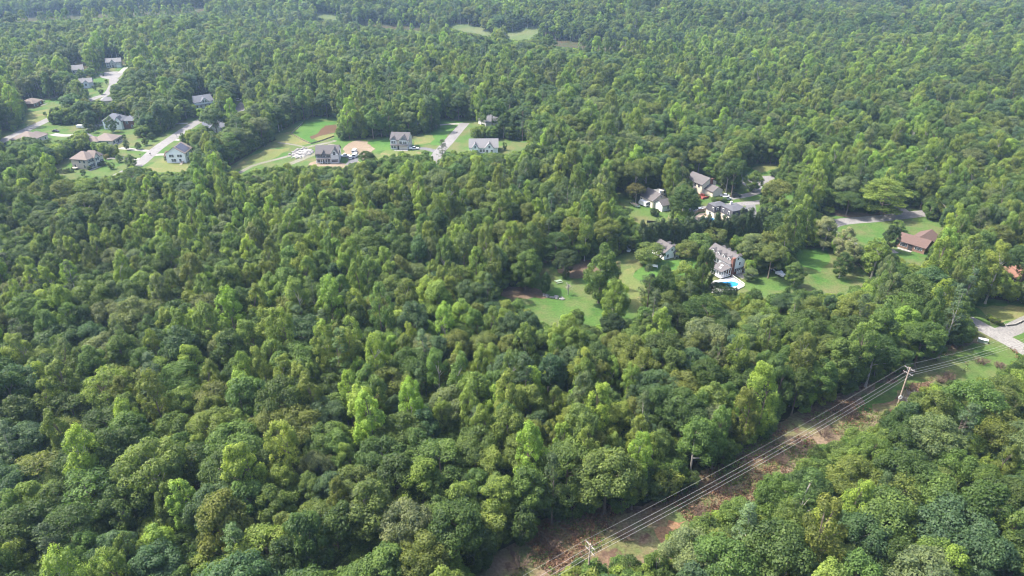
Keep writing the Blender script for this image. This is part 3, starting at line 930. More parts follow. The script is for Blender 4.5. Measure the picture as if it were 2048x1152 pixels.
# groves: the mix of kinds drifts over the ground
def wave(x, y, s, ph):
    return (np.sin(x / s + ph) + np.sin(y / (s * 1.3) + ph * 2.1) + np.sin((x + y) / (s * 0.7) + ph * 0.7) + np.sin((x - 0.6 * y) / (s * 0.45) + ph)) / 4
w1, w2 = wave(xx, yy, 47.0, 0.4), wave(xx, yy, 33.0, 2.0)
mid = np.clip(1 - np.abs(yy - 215) / 110, 0, 1)
P = np.stack([0.34 + 0.25 * w1 - 0.06 * mid, 0.26 + 0.1 * w2, 0.20 - 0.22 * w1 + 0.12 * mid, 0.07 + 0 * w1, 0.03 + 0.03 * w2, 0.06 + 0 * w1], 1).clip(0.01)
P /= P.sum(1, keepdims=True)
ki = (P.cumsum(1) < rng.uniform(0, 1, NC)[:, None]).sum(1).clip(0, 5)
hill = 1.0 + 0.2 * wave(xx, yy, 75.0, 1.0)
base_sc = rng.triangular(0.56, 0.92, 1.12, NC) * hill * np.interp(yy, [300, 600], [1.0, 1.25])
zsc = base_sc * rng.uniform(0.9, 1.12, NC) * np.interp(yy, [300, 600], [1.0, 0.86])
RK = np.array([PROTO[OF[k][0]]['R'] for k in kinds])
HK = np.array([PROTO[OF[k][0]]['H'] for k in kinds])
RV = np.array([max(PROTO[q]['RV'] for q in OF[k]) for k in kinds])
HV = np.array([max(PROTO[q]['HV'] for q in OF[k]) for k in kinds])
rr, hh = RK[ki] * base_sc, HK[ki] * zsc

def blocked(x, y, r, h):
    ok = np.zeros(len(x), bool)
    samples = [(0, 0.0), (0, 1.0), (0, 0.8), (-0.75, 0.72), (0.75, 0.72), (-0.85, 0.5), (0.85, 0.5), (0, 0.5), (-0.5, 0.9), (0.5, 0.9), (0.8, 0.25), (-0.8, 0.25), (0.4, 0.1), (-0.4, 0.1), (0.9, 0.35), (-0.9, 0.35)]
    for (a, b) in samples:
        px, py, _ = project(np.stack([x + a * r * 1.06, y, b * h * 1.02 + terrain(x, y)], 1))
        for poly in OPEN:
            xs = [q[0] for q in poly]
            ys = [q[1] for q in poly]
            k = np.where((px > min(xs)) & (px < max(xs)) & (py > min(ys)) & (py < max(ys)) & ~ok)[0]
            if len(k):
                ok[k] |= inside(px[k], py[k], poly)
    return ok

bad = blocked(xx, yy, RV[ki] * base_sc, HV[ki] * zsc)
# a tree too tall for the edge is replaced by a young one
small = rng.uniform(0.55, 1.05, NC)
yi = kinds.index('young')
ki2 = np.where(bad, yi, ki)
base_sc = np.where(bad, small, base_sc)
zsc = np.where(bad, small, zsc)
rr, hh = np.where(bad, RK[yi] * small, rr), np.where(bad, HK[yi] * small, hh)
b2 = np.where(bad)[0]
bad2 = np.zeros(NC, bool)
bad2[b2] = blocked(xx[b2], yy[b2], RV[yi] * small[b2], HV[yi] * small[b2])
FOOT = []                                    # house footprints in ground metres, filled below
def scatter():
    out = []
    order = list(range(NC))
    order.sort(key=lambda i: 1 if bad[i] else 0)
    for i in order:
        if bad2[i]:
            continue
        x, y, r = float(xx[i]), float(yy[i]), float(rr[i])
        if not near_ok(x, y, r, 0.50 if not bad[i] else 0.46):
            continue
        if any((x - a) ** 2 + (y - b) ** 2 < (c + 0.6 * r) ** 2 for (a, b, c) in FOOT):
            continue
        occupy(x, y, r)
        out.append(i)
    return out

def understory(n=70000, ymax=520.0):
    r2 = np.random.default_rng(23)
    y = np.sqrt(r2.uniform(50.0 ** 2, ymax ** 2, n))
    x = r2.uniform(-1, 1, n) * (0.78 * y + 30)
    sc = r2.uniform(0.55, 1.05, n)
    r, h = RK[yi] * sc, HK[yi] * sc
    b = blocked(x, y, r * 0.6, h * 0.95)
    out = []
    for i in np.where(~b)[0]:
        if near_ok(float(x[i]), float(y[i]), float(r[i]), 0.31) and not any((x[i] - a) ** 2 + (y[i] - c) ** 2 < (e + r[i]) ** 2 for (a, c, e) in FOOT):
            occupy(float(x[i]), float(y[i]), float(r[i]))
            out.append((float(x[i]), float(y[i]), float(sc[i])))
    return out

# ------------------------------------------------------------------ houses
def gable_block(wall, roof, o, ux, uy, w, d, z0, z1, rise, over=0.4, t=0.22):
    """walls with a gable at the front (origin o = middle of the front, ux along it, uy inwards) and a two-slope roof; ridge along uy"""
    o, ux, uy = Vector(o), Vector(ux), Vector(uy)
    P = lambda u, v, z: o + ux * u + uy * v + Vector((0, 0, z))
    h = w / 2
    if wall is not None:
        wall.poly([P(-h, 0, z0), P(h, 0, z0), P(h, 0, z1), P(0, 0, z1 + rise), P(-h, 0, z1)])
        wall.poly([P(h, d, z0), P(-h, d, z0), P(-h, d, z1), P(0, d, z1 + rise), P(h, d, z1)])
        wall.poly([P(h, 0, z0), P(h, d, z0), P(h, d, z1), P(h, 0, z1)])
        wall.poly([P(-h, d, z0), P(-h, 0, z0), P(-h, 0, z1), P(-h, d, z1)])
    if roof is not None:
        sl = rise / h
        e = over
        ez = z1 - sl * e + t
        rz = z1 + rise + t
        roof.slab([P(-h - e, -e, ez), P(0, -e, rz), P(0, d + e, rz), P(-h - e, d + e, ez)], t)
        roof.slab([P(0, -e, rz), P(h + e, -e, ez), P(h + e, d + e, ez), P(0, d + e, rz)], t)

def hip(wall, roof, x0, x1, y0, y1, z0, z1, rise, over=0.5, t=0.25):
    wall.box(x0, x1, y0, y1, z0, z1)
    a0, a1, b0, b1 = x0 - over, x1 + over, y0 - over, y1 + over
    w, d = a1 - a0, b1 - b0
    if w >= d:
        r0, r1 = Vector((a0 + d / 2, (b0 + b1) / 2, z1 + rise)), Vector((a1 - d / 2, (b0 + b1) / 2, z1 + rise))
        faces = [[(a0, b0), (a1, b0), r1, r0], [(a1, b0), (a1, b1), r1], [(a1, b1), (a0, b1), r0, r1], [(a0, b1), (a0, b0), r0]]
    else:
        r0, r1 = Vector(((a0 + a1) / 2, b0 + w / 2, z1 + rise)), Vector(((a0 + a1) / 2, b1 - w / 2, z1 + rise))
        faces = [[(a0, b0), (a1, b0), r0], [(a1, b0), (a1, b1), r1, r0], [(a1, b1), (a0, b1), r1], [(a0, b1), (a0, b0), r0, r1]]
    for f in faces:
        roof.poly([p if isinstance(p, Vector) else (p[0], p[1], z1) for p in f])
    roof.poly([(a0, b0, z1), (a0, b1, z1), (a1, b1, z1), (a1, b0, z1)])
    roof.box(a0 + 0.02, a1 - 0.02, b0 + 0.02, b1 - 0.02, z1 - t, z1 - 0.004)

WIN = {}
def window(root, p, ang, w=1.1, h=1.5, frame='white', name='window'):
    """frame and pane of one window; ang: direction of the wall it sits in (local)"""
    key = (round(w, 2), round(h, 2), frame)
    if key not in WIN:
        WIN[key] = (MB().box(-w / 2 - 0.1, w / 2 + 0.1, -0.07, 0.06, -h / 2 - 0.1, h / 2 + 0.1).mesh("window_frame", M[frame]),
                    MB().box(-w / 2, -0.03, -0.10, -0.04, -h / 2, -0.03).box(0.03, w / 2, -0.10, -0.04, -h / 2, -0.03)
                    .box(-w / 2, -0.03, -0.10, -0.04, 0.03, h / 2).box(0.03, w / 2, -0.10, -0.04, 0.03, h / 2).mesh("pane", M['glass']))
    f = link(name, WIN[key][0], root)
    f.location = p
    f.rotation_euler = (0, 0, ang)
    link("pane", WIN[key][1], f)
    return f

def shutters(root, p, ang, w, h):
    for s in (-1, 1):
        d = Vector((math.cos(ang), math.sin(ang), 0)) * s * (w / 2 + 0.32)
        key = ('shutter', round(h, 2))
        if key not in WIN:
            WIN[key] = MB().box(-0.2, 0.2, -0.05, 0.03, -h / 2, h / 2).mesh("shutter", M['dark'])
        o = link("shutter", WIN[key], root)
        o.location = Vector(p) + d
        o.rotation_euler = (0, 0, ang)

def door(root, p, ang, w=1.0, h=2.1, mat='dark', name='door'):
    o = MB().box(-w / 2, w / 2, -0.08, 0.04, 0, h).build(name, M[mat], root)
    o.location = p
    o.rotation_euler = (0, 0, ang)
    MB().box(w / 2 - 0.14, w / 2 - 0.08, -0.13, -0.08, h * 0.45, h * 0.52).build("handle", M['wire'], o)
    return o

class House:
    def __init__(self, name, label, a, b, D, wall, roof, cat="house"):
        A, B = G(*a), G(*b)
        self.W, self.D = (B - A).length, D
        self.yaw = math.atan2((B - A).y, (B - A).x)
        self.root = thing(name, label, cat, (A.x, A.y, 0), self.yaw)
        self.wall, self.roof = MB(), MB()
        self.wm, self.rm = M[wall], M[roof]
        c = A + Vector((math.cos(self.yaw), math.sin(self.yaw), 0)) * self.W / 2 + Vector((-math.sin(self.yaw), math.cos(self.yaw), 0)) * D / 2
        FOOT.append((c.x, c.y, max(self.W, D) / 2 + 1))

    def side_gable(self, h, rise, x0=0, x1=None, y0=0, y1=None, z0=-0.3):
        x1 = self.W if x1 is None else x1
        y1 = self.D if y1 is None else y1
        gable_block(self.wall, self.roof, (x0, (y0 + y1) / 2, 0), (0, -1, 0), (1, 0, 0), y1 - y0, x1 - x0, z0, h, rise)

    def end_gable(self, h, rise, x0=0, x1=None, y0=0, y1=None, z0=-0.3, over=0.4):
        x1 = self.W if x1 is None else x1
        y1 = self.D if y1 is None else y1
        gable_block(self.wall, self.roof, ((x0 + x1) / 2, y0, 0), (1, 0, 0), (0, 1, 0), x1 - x0, y1 - y0, z0, h, rise, over)

    def hipped(self, h, rise, x0=0, x1=None, y0=0, y1=None):
        hip(self.wall, self.roof, x0, self.W if x1 is None else x1, y0, self.D if y1 is None else y1, -0.3, h, rise)

    def done(self):
        self.wall.build("wall", self.wm, self.root)
        self.ro = self.roof.build("roof", self.rm, self.root)
        return self.root

    def cross_gable(self, x0, x1, z0, z1, rise, proj, back, mat=None, name="front_gable"):
        w, r = MB(), MB()
        gable_block(w, r, ((x0 + x1) / 2, -proj, 0), (1, 0, 0), (0, 1, 0), x1 - x0, proj + back, z0, z1, rise, 0.35, 0.2)
        g_ = w.build(name, M[mat] if mat else self.wm, self.root)
        r.build("gable_roof", self.rm, g_)

    def front_windows(self, xs, z, w=1.1, h=1.5, y=0.0, shut=False):
        for x in xs:
            window(self.root, (x, y - 0.03, z), 0, w, h)
            if shut:
                shutters(self.root, (x, y - 0.02, z), 0, w, h)

    def right_windows(self, ys, z, w=1.1, h=1.5, x=None):
        for y in ys:
            window(self.root, ((self.W if x is None else x) + 0.03, y, z), math.pi / 2, w, h)

    def left_windows(self, ys, z, w=1.1, h=1.5, x=0.0):
        for y in ys:
            window(self.root, (x - 0.03, y, z), -math.pi / 2, w, h)

    def chimney(self, x, y, z0, z1, w=1.0, mat='brick'):
        MB().box(x - w / 2, x + w / 2, y - w * 0.4, y + w * 0.4, z0, z1).build("chimney", M[mat], self.root)

    def dormers(self, side, ys, xf, z0, z1, w=1.7, depth=2.6, wall='white'):
        """gabled dormers on the left or right slope of an end-gable roof; front at xf"""
        sg = -1 if side == 'left' else 1
        for y in ys:
            a, r = MB(), MB()
            gable_block(a, r, (xf, y, 0), (0, -sg * -1, 0) if sg < 0 else (0, 1, 0), (-sg, 0, 0), w, depth, z0, z1, w * 0.36, 0.22, 0.14)
            d = a.build("dormer", M[wall], self.root)
            r.build("dormer_roof", self.rm, d)
            f = window(d, (xf + sg * 0.03, y, (z0 + z1) / 2 + 0.1), sg * math.pi / 2, 0.8, 1.0)

# -- far neighbourhood by the turning circle
h = House("grey_house", "small two-gabled grey house at the far turning circle", (213.5, 136), (244.5, 134), 9, 'pale_grey', 'roof_light')
h.side_gable(4.8, 2.7); h.done()
h.cross_gable(h.W * .30, h.W * .56, 3.6, 4.9, 2.0, 0.8, 3.5); h.cross_gable(h.W * .64, h.W * .98, 0, 3.0, 2.1, 1.6, 4.0)
h.front_windows([h.W * .1, h.W * .22, h.W * .43], 3.9 if False else 3.7); h.front_windows([h.W * .1, h.W * .25], 1.4); door(h.root, (h.W * .43, -0.06, 0), 0)
MB().box(h.W * .68, h.W * .94, -1.72, -1.62, 0, 2.3).build("garage_door", M['white'], h.root)
h = House("grey_house", "plain house with a big grey roof, half behind trees above the far turning circle", (145, 153), (170, 151), 10, 'pale_grey', 'roof_light')
h.side_gable(5.2, 3.2); h.done(); h.front_windows([2, 5, 8], 3.8); h.front_windows([2, 8], 1.4)
h = House("grey_house", "pale house with a front gable beside tiny lawn shrubs, left of the far road", (161, 177), (187, 175), 9, 'pale_grey', 'roof_light')
h.side_gable(4.2, 2.6); h.done(); h.cross_gable(h.W * .3, h.W * .72, 0, 4.0, 2.0, 1.0, 4.0, 'white'); h.right_windows([2.5, 6], 2.6); h.front_windows([h.W * .5], 2.8, y=-1.0)
h = House("grey_house", "low grey hipped roof half hidden where the far road meets the wood", (203, 211), (227, 209), 10, 'beige', 'roof_light')
h.hipped(3.0, 2.6); h.done(); h.front_windows([2, 6], 1.5)
h = House("brick_house", "low brick ranch with a brown hipped roof on the far left lawn", (61, 215.5), (87, 207.5), 8.5, 'brick', 'roof_tan')
h.hipped(2.9, 2.3); h.hipped(2.9, 2.0, x0=0.6, x1=6.2, y0=-2.4, y1=5.0); h.done()
h.front_windows([8, 10.5, 13.5], 1.5); h.front_windows([2.2, 4.5], 1.5, y=-2.4); door(h.root, (h.W * .62, -0.06, 0), 0, mat='white')
MB().box(7, 13, -3.2, -1.4, -0.1, 0.12).build("front_path", M['concrete'], h.root)
h = House("beige_house", "large beige house seen mostly as a sweeping hipped roof beside the left road", (66, 291), (97, 279), 14, 'beige', 'roof_tan')
h.hipped(3.2, 3.6); h.hipped(3.0, 2.6, x0=h.W - 7, x1=h.W + 2.4, y0=2.0, y1=9.0); h.done()
MB().box(h.W + 2.42, h.W + 2.5, 3.0, 8.0, 0, 2.3).build("garage_door", M['white'], h.root); h.front_windows([3, 7, 11], 1.6)
# -- left neighbourhood
h = House("stone_house", "tall pale stone house with slate roofs and a brick wing behind a greyish tree", (209, 259), (248, 258), 10, 'white', 'roof_blue')
h.hipped(5.6, 3.6); h.done()
w_, r_ = MB(), MB(); hip(w_, r_, h.W, h.W + 7.5, 1.0, 8.0, -0.3, 5.0, 2.6); wing = w_.build("brick_wing", M['brick'], h.root); r_.build("wing_roof", M['roof_blue'], wing)
h.cross_gable(h.W * .66, h.W * .98, 0, 5.4, 2.6, 1.2, 3.5, 'white'); h.front_windows([1.6, 4.2, 6.8], 4.3); h.front_windows([1.6, 4.2, 6.8], 1.5); h.front_windows([h.W * .82], 4.0, y=-1.2)
window(h.root, (h.W + 2.4, 0.97, 3.8), 0); window(h.root, (h.W + 5.2, 0.97, 1.5), 0)
h = House("tan_house", "single-storey house with a tan hipped roof facing the straight road's lawn", (226.5, 291), (245, 280.5), 12.5, 'beige', 'roof_tan')
h.hipped(3.0, 3.0); h.hipped(2.9, 2.4, x0=-1.5, x1=5.5, y0=8.0, y1=16.0); h.done(); h.front_windows([2, 5, 8.5, 11], 1.6, shut=True); h.left_windows([3, 7], 1.6); door(h.root, (6.8, -0.06, 0), 0)
h = House("beige_house", "two-storey beige house with a blank side wall and a shuttered front beside its lawn", (178.5, 339), (211, 325), 10, 'beige', 'roof_tan')
h.hipped(5.4, 3.4, x1=h.W * .68); h.hipped(4.6, 2.8, x0=h.W * .68, x1=h.W, y0=0.6, y1=9.0); h.done()
h.cross_gable(h.W * .36, h.W * .64, 0, 5.2, 2.2, 0.9, 4.0); h.front_windows([1.6, 4.0], 4.1, shut=True); h.front_windows([1.6, 4.0], 1.5, shut=True)
h.front_windows([h.W * .45, h.W * .56], 4.1, y=-0.9); h.front_windows([h.W * .46], 1.5, y=-0.9); h.front_windows([h.W * .76, h.W * .9], 1.7, y=0.6, shut=True); h.left_windows([1.8, 4.6], 4.1); h.left_windows([2.2, 8.0], 1.6)
door(h.root, (h.W * .56, -0.96, 0), 0)
MB().box(-2.6, -0.35, 6.0, 9.0, 0.9, 1.1).box(-2.5, -2.35, 6.1, 6.25, -.2, .9).box(-2.5, -2.35, 8.75, 8.9, -.2, .9).build("deck", M['deck_wood'], h.root)
h = House("white_house", "white two-storey house with dark solar panels on its roof by the straight road", (335, 326), (373, 325.5), 11, 'white', 'roof_tan')
h.end_gable(5.4, 3.4); h.done()
h.front_windows([2.4, 3.7], 4.0); h.front_windows([h.W - 3.6, h.W - 2.3], 4.0); h.front_windows([3.2, 4.5, h.W - 3.0], 1.5); h.right_windows([2.5, 6.5, 9], 4.0); h.right_windows([3, 7], 1.5)
sl = 3.4 / (h.W / 2)
for i_ in range(3):
    for j_ in range(4):
        x0_, y0_ = h.W / 2 + 0.5 + i_ * 1.55, 0.9 + j_ * 2.1
        zz = lambda x: 5.4 + 3.4 - (x - h.W / 2) * sl + 0.34
        MB().slab([(x0_, y0_, zz(x0_)), (x0_ + 1.5, y0_, zz(x0_ + 1.5)), (x0_ + 1.5, y0_ + 2.04, zz(x0_ + 1.5)), (x0_, y0_ + 2.04, zz(x0_))], 0.06).build("solar_panel", M['solar'], h.ro)
w_, r_ = MB(), MB(); gable_block(w_, r_, (-2.6, 7.0, 0), (0, -1, 0), (1, 0, 0), 6.0, 2.6, -0.2, 2.8, 1.8); wg = w_.build("garage_wing", M['white'], h.root); r_.build("wing_roof", M['roof_brown'], wg)
st = MB()
for i_ in range(8):
    st.box(h.W - 2.6, h.W - 1.2, -0.6 - i_ * 0.42, -0.2 - i_ * 0.42, 1.05 - i_ * 0.14 - 0.14, 1.05 - i_ * 0.14)
st.build("deck_steps", M['deck_wood'], h.root)
h = House("brick_house", "grey-roofed house with a brick side and white front gable above the straight road", (390, 219), (429, 213), 11, 'brick_tan', 'roof_blue')
h.side_gable(4.6, 3.4); h.done(); h.cross_gable(h.W * .38, h.W * .72, 3.0, 5.0, 2.2, 0.3, 4.5, 'white'); h.front_windows([h.W * .48, h.W * .6], 4.8, y=-0.3)
MB().box(0.1, h.W - .1, -1.6, -0.05, 2.7, 2.86).build("porch_roof", M['roof_blue'], h.root)
h.front_windows([2, 4.5, 8, 11], 1.5); MB().box(0.05, h.W - 0.05, -0.06, -0.01, 0, 4.5).build("front_wall", M['white'], h.root)
h = House("grey_house", "low house showing only a blue-grey gabled roof among trees at the straight road", (407, 267), (452, 264), 10, 'pale_grey', 'roof_blue')
h.side_gable(3.0, 3.2); h.done(); h.cross_gable(h.W * .3, h.W * .8, 0, 3.2, 3.0, 2.0, 5.0)
h = House("tan_house", "little house with a pinkish pyramid roof at the wood's edge beside its car", (510, 194), (532, 194.5), 8, 'brick_tan', 'roof_tan')
h.hipped(2.9, 3.6); h.done(); h.front_windows([2, 5, 7.5], 1.5)
# -- new houses on the big lawn
h = House("new_house", "wide new white house with two front gables and a porch beside the parked vans", (633.7, 326.5), (679, 325), 10.5, 'pale_grey', 'roof_grey')
h.side_gable(5.3, 3.2); h.done()
h.cross_gable(h.W * .28, h.W * .42, 4.4, 5.4, 1.5, 0.25, 3.0, 'slate_siding'); h.cross_gable(h.W * .66, h.W * 1.0, 0, 5.3, 2.9, 1.4, 5.5, 'pale_grey')
h.front_windows([h.W * q for q in (.07, .17, .35, .47, .57)], 4.1, 1.2, 1.5, shut=True); h.front_windows([h.W * .83], 5.6, 1.2, 1.8, y=-1.4); h.front_windows([h.W * q for q in (.73, .83, .93)], 1.6, 1.2, 1.5, y=-1.4)
h.front_windows([h.W * q for q in (.09, .2, .46, .57)], 1.5, 1.3, 1.6); door(h.root, (h.W * .33, -0.06, 0), 0)
MB().slab([(0.1, -1.9, 2.75), (h.W * .655, -1.9, 2.75), (h.W * .655, -0.05, 3.25), (0.1, -0.05, 3.25)], 0.18).build("porch_roof", M['roof_grey'], h.root)
for q in (.02, .2, .28, .38, .5, .64):
    MB().box(h.W * q - .1, h.W * q + .1, -1.8, -1.6, 0, 2.6).build("porch_post", M['white'], h.root)
MB().box(h.W * .66 + .1, h.W - .1, -1.47, -1.43, 4.9, 5.3).build("gable_band", M['white'], h.root)
h.right_windows([3, 7], 4.1); h.right_windows([3, 7], 1.5)
h = House("new_house", "tall beige new house with two front gables standing on the open lawn", (782, 298), (817.5, 299), 10, 'beige', 'roof_grey')
h.side_gable(5.6, 3.2); h.done()
h.cross_gable(0.05, h.W * .36, 0, 5.5, 1.9, 0.5, 4.0, 'pale_grey'); h.cross_gable(h.W * .50, h.W * .97, 0, 5.5, 2.6, 0.9, 4.5, 'pale_grey')
for (a_, b_, y_) in ((.04, .32, -0.5), (.55, .92, -0.9)):
    MB().poly([(h.W * a_, y_ - .04, 5.75), (h.W * b_, y_ - .04, 5.75), (h.W * (a_ + b_) / 2, y_ - .04, 5.75 + (b_ - a_) * h.W * .48)]).build("gable_panel", M['slate_siding'], h.root)
h.front_windows([h.W * .12, h.W * .24], 4.3, y=-0.5); h.front_windows([h.W * q for q in (.56, .64, .78, .88)], 4.3, .9, 1.5, y=-0.9); h.front_windows([h.W * .10, h.W * .24], 1.5, y=-0.5)
door(h.root, (h.W * .43, -0.06, 0), 0)
MB().box(h.W * .54, h.W * .93, -0.98, -0.92, 0, 2.3).build("garage_door", M['beige'], h.root)
MB().slab([(0, -1.9, 2.9), (h.W, -1.9, 2.9), (h.W, -0.95, 3.3), (0, -0.95, 3.3)], 0.15).build("porch_roof", M['roof_grey'], h.root)
MB().box(2.5, h.W, -3.4, -1.6, -0.1, 0.1).build("front_path", M['concrete'], h.root); h.right_windows([2.5, 6.5], 4.3); h.right_windows([3], 1.5)
h = House("new_house", "long low white house with a light grey twin-gabled roof at the lawn's front trees", (939, 306.5), (996, 306), 10.5, 'white', 'roof_light')
h.side_gable(3.3, 3.7); h.done(); h.cross_gable(h.W * .10, h.W * .32, 0, 3.4, 2.6, 1.2, 5.0); h.cross_gable(h.W * .55, h.W * .85, 0, 3.3, 2.9, 1.2, 5.2)
h.front_windows([h.W * .21, h.W * .7], 3.9, 1.0, 1.3, y=-1.2); h.front_windows([h.W * q for q in (.16, .26)], 1.5, y=-1.2); h.front_windows([h.W * q for q in (.4, .5)], 1.5); h.front_windows([h.W * .62, h.W * .78], 1.5, y=-1.2)
h = House("grey_house", "pale grey hipped roof among trees at the far end of the short road", (972, 254), (1003, 249), 10, 'pale_grey', 'roof_light')
h.hipped(3.2, 3.2); h.done()
# -- houses right of the middle
h = House("cream_house", "cream gabled house with a white front garage, camper and boat on its lawn", (1304, 416.5), (1334.5, 410), 9.5, 'cream', 'roof_grey')
h.end_gable(3.6, 2.7); h.done(); window(h.root, (h.W * .52, -0.03, 4.9), 0, .7, .7); h.left_windows([2, 5, 8], 1.7)
w_, r_ = MB(), MB(); gable_block(w_, r_, (1.2, -3.2, 0), (0, -1, 0), (1, 0, 0), 5.2, 7.5, -0.2, 3.0, 1.9); wg = w_.build("garage_wing", M['white'], h.root); r_.build("wing_roof", M['roof_grey'], wg)
window(wg, (4.6, -5.83, 1.6), 0, .9, 1.1)
MB().box(h.W * .7, h.W + 1.4, 5.0, 8.5, 3.0, 5.4).build("rear_dormer", M['cream'], h.root)
h.chimney(h.W * .8, 4.0, 3.0, 6.6, 1.0, 'white')
h = House("cream_house", "cream two-storey house with a brick end chimney, back deck and red patio", (1402, 389), (1430, 382), 11.5, 'cream', 'roof_grey')
h.end_gable(5.0, 2.6); h.done(); h.chimney(h.W * .60, -0.45, -0.2, 7.4, 1.1); window(h.root, (h.W * .38, -0.03, 3.8), 0, .7, .8)
h.left_windows([2, 4.5, 7, 10], 4.0); h.left_windows([6], 1.4, 2.0, 2.0)
w_, r_ = MB(), MB(); gable_block(w_, r_, (h.W * .55, -5.6, 0), (1, 0, 0), (0, 1, 0), 6.8, 5.5, -0.2, 2.8, 1.8); wg = w_.build("garage_wing", M['cream'], h.root); r_.build("wing_roof", M['roof_grey'], wg)
dk = MB().box(-4.2, -0.1, 3.5, 8.5, 2.3, 2.5).build("deck", M['deck_wood'], h.root)
for (x_, y_) in ((-4.1, 3.6), (-4.1, 8.4), (-2.0, 3.6)):
    MB().box(x_ - .1, x_ + .1, y_ - .1, y_ + .1, -.2, 2.3).build("deck_post", M['deck_wood'], dk)
MB().box(-4.2, -4.1, 3.5, 8.5, 3.35, 3.45).box(-4.2, -.1, 3.5, 3.6, 3.35, 3.45).box(-4.2, -4.1, 3.5, 8.5, 2.9, 2.96).build("deck_rail", M['white'], dk)
MB().box(-4.5, -0.2, -5.5, 1.2, -0.05, 0.25).box(-4.5, -0.4, -5.6, -5.5, .25, 1.0).box(-1.2, -.4, -3, -1, .25, 1.1).build("patio", M['red_paint'], h.root)
# mansard house
A_ = G(1462, 447)
hr = thing("mansard_house", "dark slate mansard house with white dormer windows beside the small pool", "house", (A_.x, A_.y, 0), R(24))
FOOT.append((A_.x - 1, A_.y + 5, 9))
wl, mans, top = MB(), MB(), MB()
def mansard(x0, x1, y0, y1, z0, z1, z2, ins):
    wl.box(x0, x1, y0, y1, -0.3, z0)
    a = [(x0 - .3, y0 - .3, z0), (x1 + .3, y0 - .3, z0), (x1 + .3, y1 + .3, z0), (x0 - .3, y1 + .3, z0)]
    b = [(x0 + ins, y0 + ins, z1), (x1 - ins, y0 + ins, z1), (x1 - ins, y1 - ins, z1), (x0 + ins, y1 - ins, z1)]
    for i in range(4):
        j = (i + 1) % 4
        mans.poly([a[i], a[j], b[j], b[i]])
    mans.poly(a[::-1])
    mx_, my_ = (x0 + x1) / 2, (y0 + y1) / 2
    o_ = .15
    c = [(x0 + ins - o_, y0 + ins - o_, z1), (x1 - ins + o_, y0 + ins - o_, z1), (x1 - ins + o_, y1 - ins + o_, z1), (x0 + ins - o_, y1 - ins + o_, z1)]
    if (x1 - x0) > (y1 - y0):
        r0, r1 = (mx_ - 1.5, my_, z2), (mx_ + 1.5, my_, z2)
        fs = [[c[0], c[1], r1, r0], [c[1], c[2], r1], [c[2], c[3], r0, r1], [c[3], c[0], r0]]
    else:
        r0, r1 = (mx_, my_ - 1.5, z2), (mx_, my_ + 1.5, z2)
        fs = [[c[0], c[1], r0], [c[1], c[2], r1, r0], [c[2], c[3], r1], [c[3], c[0], r0, r1]]
    for f in fs:
        top.poly(f)
    top.poly(c[::-1])
mansard(0, 9.0, 0, 8.5, 2.8, 5.6, 6.4, 0.45)
mansard(-3.2, 4.2, 8.2, 14.0, 2.75, 5.4, 6.1, 0.45)
wl.build("wall", M['cream'], hr); mm = mans.build("mansard_slope", M['roof_dark'], hr); top.build("roof", M['roof_slate'], hr)
for (p_, a_) in (((5.2, -0.02, 4.2), 0), ((-0.05, 2.4, 4.2), -math.pi / 2), ((-0.05, 6.2, 4.2), -math.pi / 2), ((-3.2, 9.4, 4.1), -math.pi / 2), ((-1.6, 8.22, 4.1), 0)):
    window(hr, p_, a_, 0.9, 1.4)
for p_ in ((-0.03, 2.5, 1.4), (-0.03, 5.5, 1.4), (-3.23, 11, 1.4)):
    window(hr, p_, -math.pi / 2, 1.2, 1.4)
MB().box(4.6, 5.5, 7.0, 7.8, 5.0, 7.2).build("chimney", M['pale_grey'], hr)
# half-hidden flat roof, brick ranch, orange roof
h = House("low_house", "flat grey roof with a white fascia half hidden in dark trees above the road", (1671, 388), (1702, 387), 8, 'brick_tan', 'roof_grey')
h.wall.box(0, h.W, 0, 8, -0.3, 2.6); h.roof.slab([(-.6, -.8, 2.75), (h.W + .6, -.8, 2.75), (h.W + .6, 8.6, 3.3), (-.6, 8.6, 3.3)], 0.12); h.done()
MB().box(-.64, h.W + .64, -.9, -.82, 2.5, 2.85).box(-.72, -.62, -.9, 8.6, 2.5, 2.85).build("fascia", M['white'], h.root); h.front_windows([2, 5], 1.4)
h = House("brick_house", "long brick ranch with a brown gabled roof and rear wing on the right-hand lawn", (1791, 492), (1847, 509), 8, 'brick_tan', 'roof_brown')
h.side_gable(2.8, 2.1); h.done()
w_, r_ = MB(), MB(); gable_block(w_, r_, (h.W * .62, 5.0, 0), (1, 0, 0), (0, 1, 0), 7.6, 11.0, -0.2, 2.8, 2.2); wg = w_.build("rear_wing", M['brick_tan'], h.root); r_.build("wing_roof", M['roof_brown'], wg)
door(h.root, (h.W * .50, -0.05, 0), 0, 1.6, 2.2); h.front_windows([h.W * .72, h.W * .84], 1.7, 1.3, .9, ); h.front_windows([h.W * .2, h.W * .32], 1.6, 1.4, 1.2)
MB().box(h.W * .12, h.W * .62, -2.2, -0.4, -.1, .12).build("front_path", M['concrete'], h.root)
h = House("brick_house", "brick house with a bright orange roof at the picture's right edge", (2014, 570), (2078, 564), 8, 'brick', 'roof_orange')
h.side_gable(3.2, 2.4); h.done(); h.front_windows([2.5, 6], 1.6)
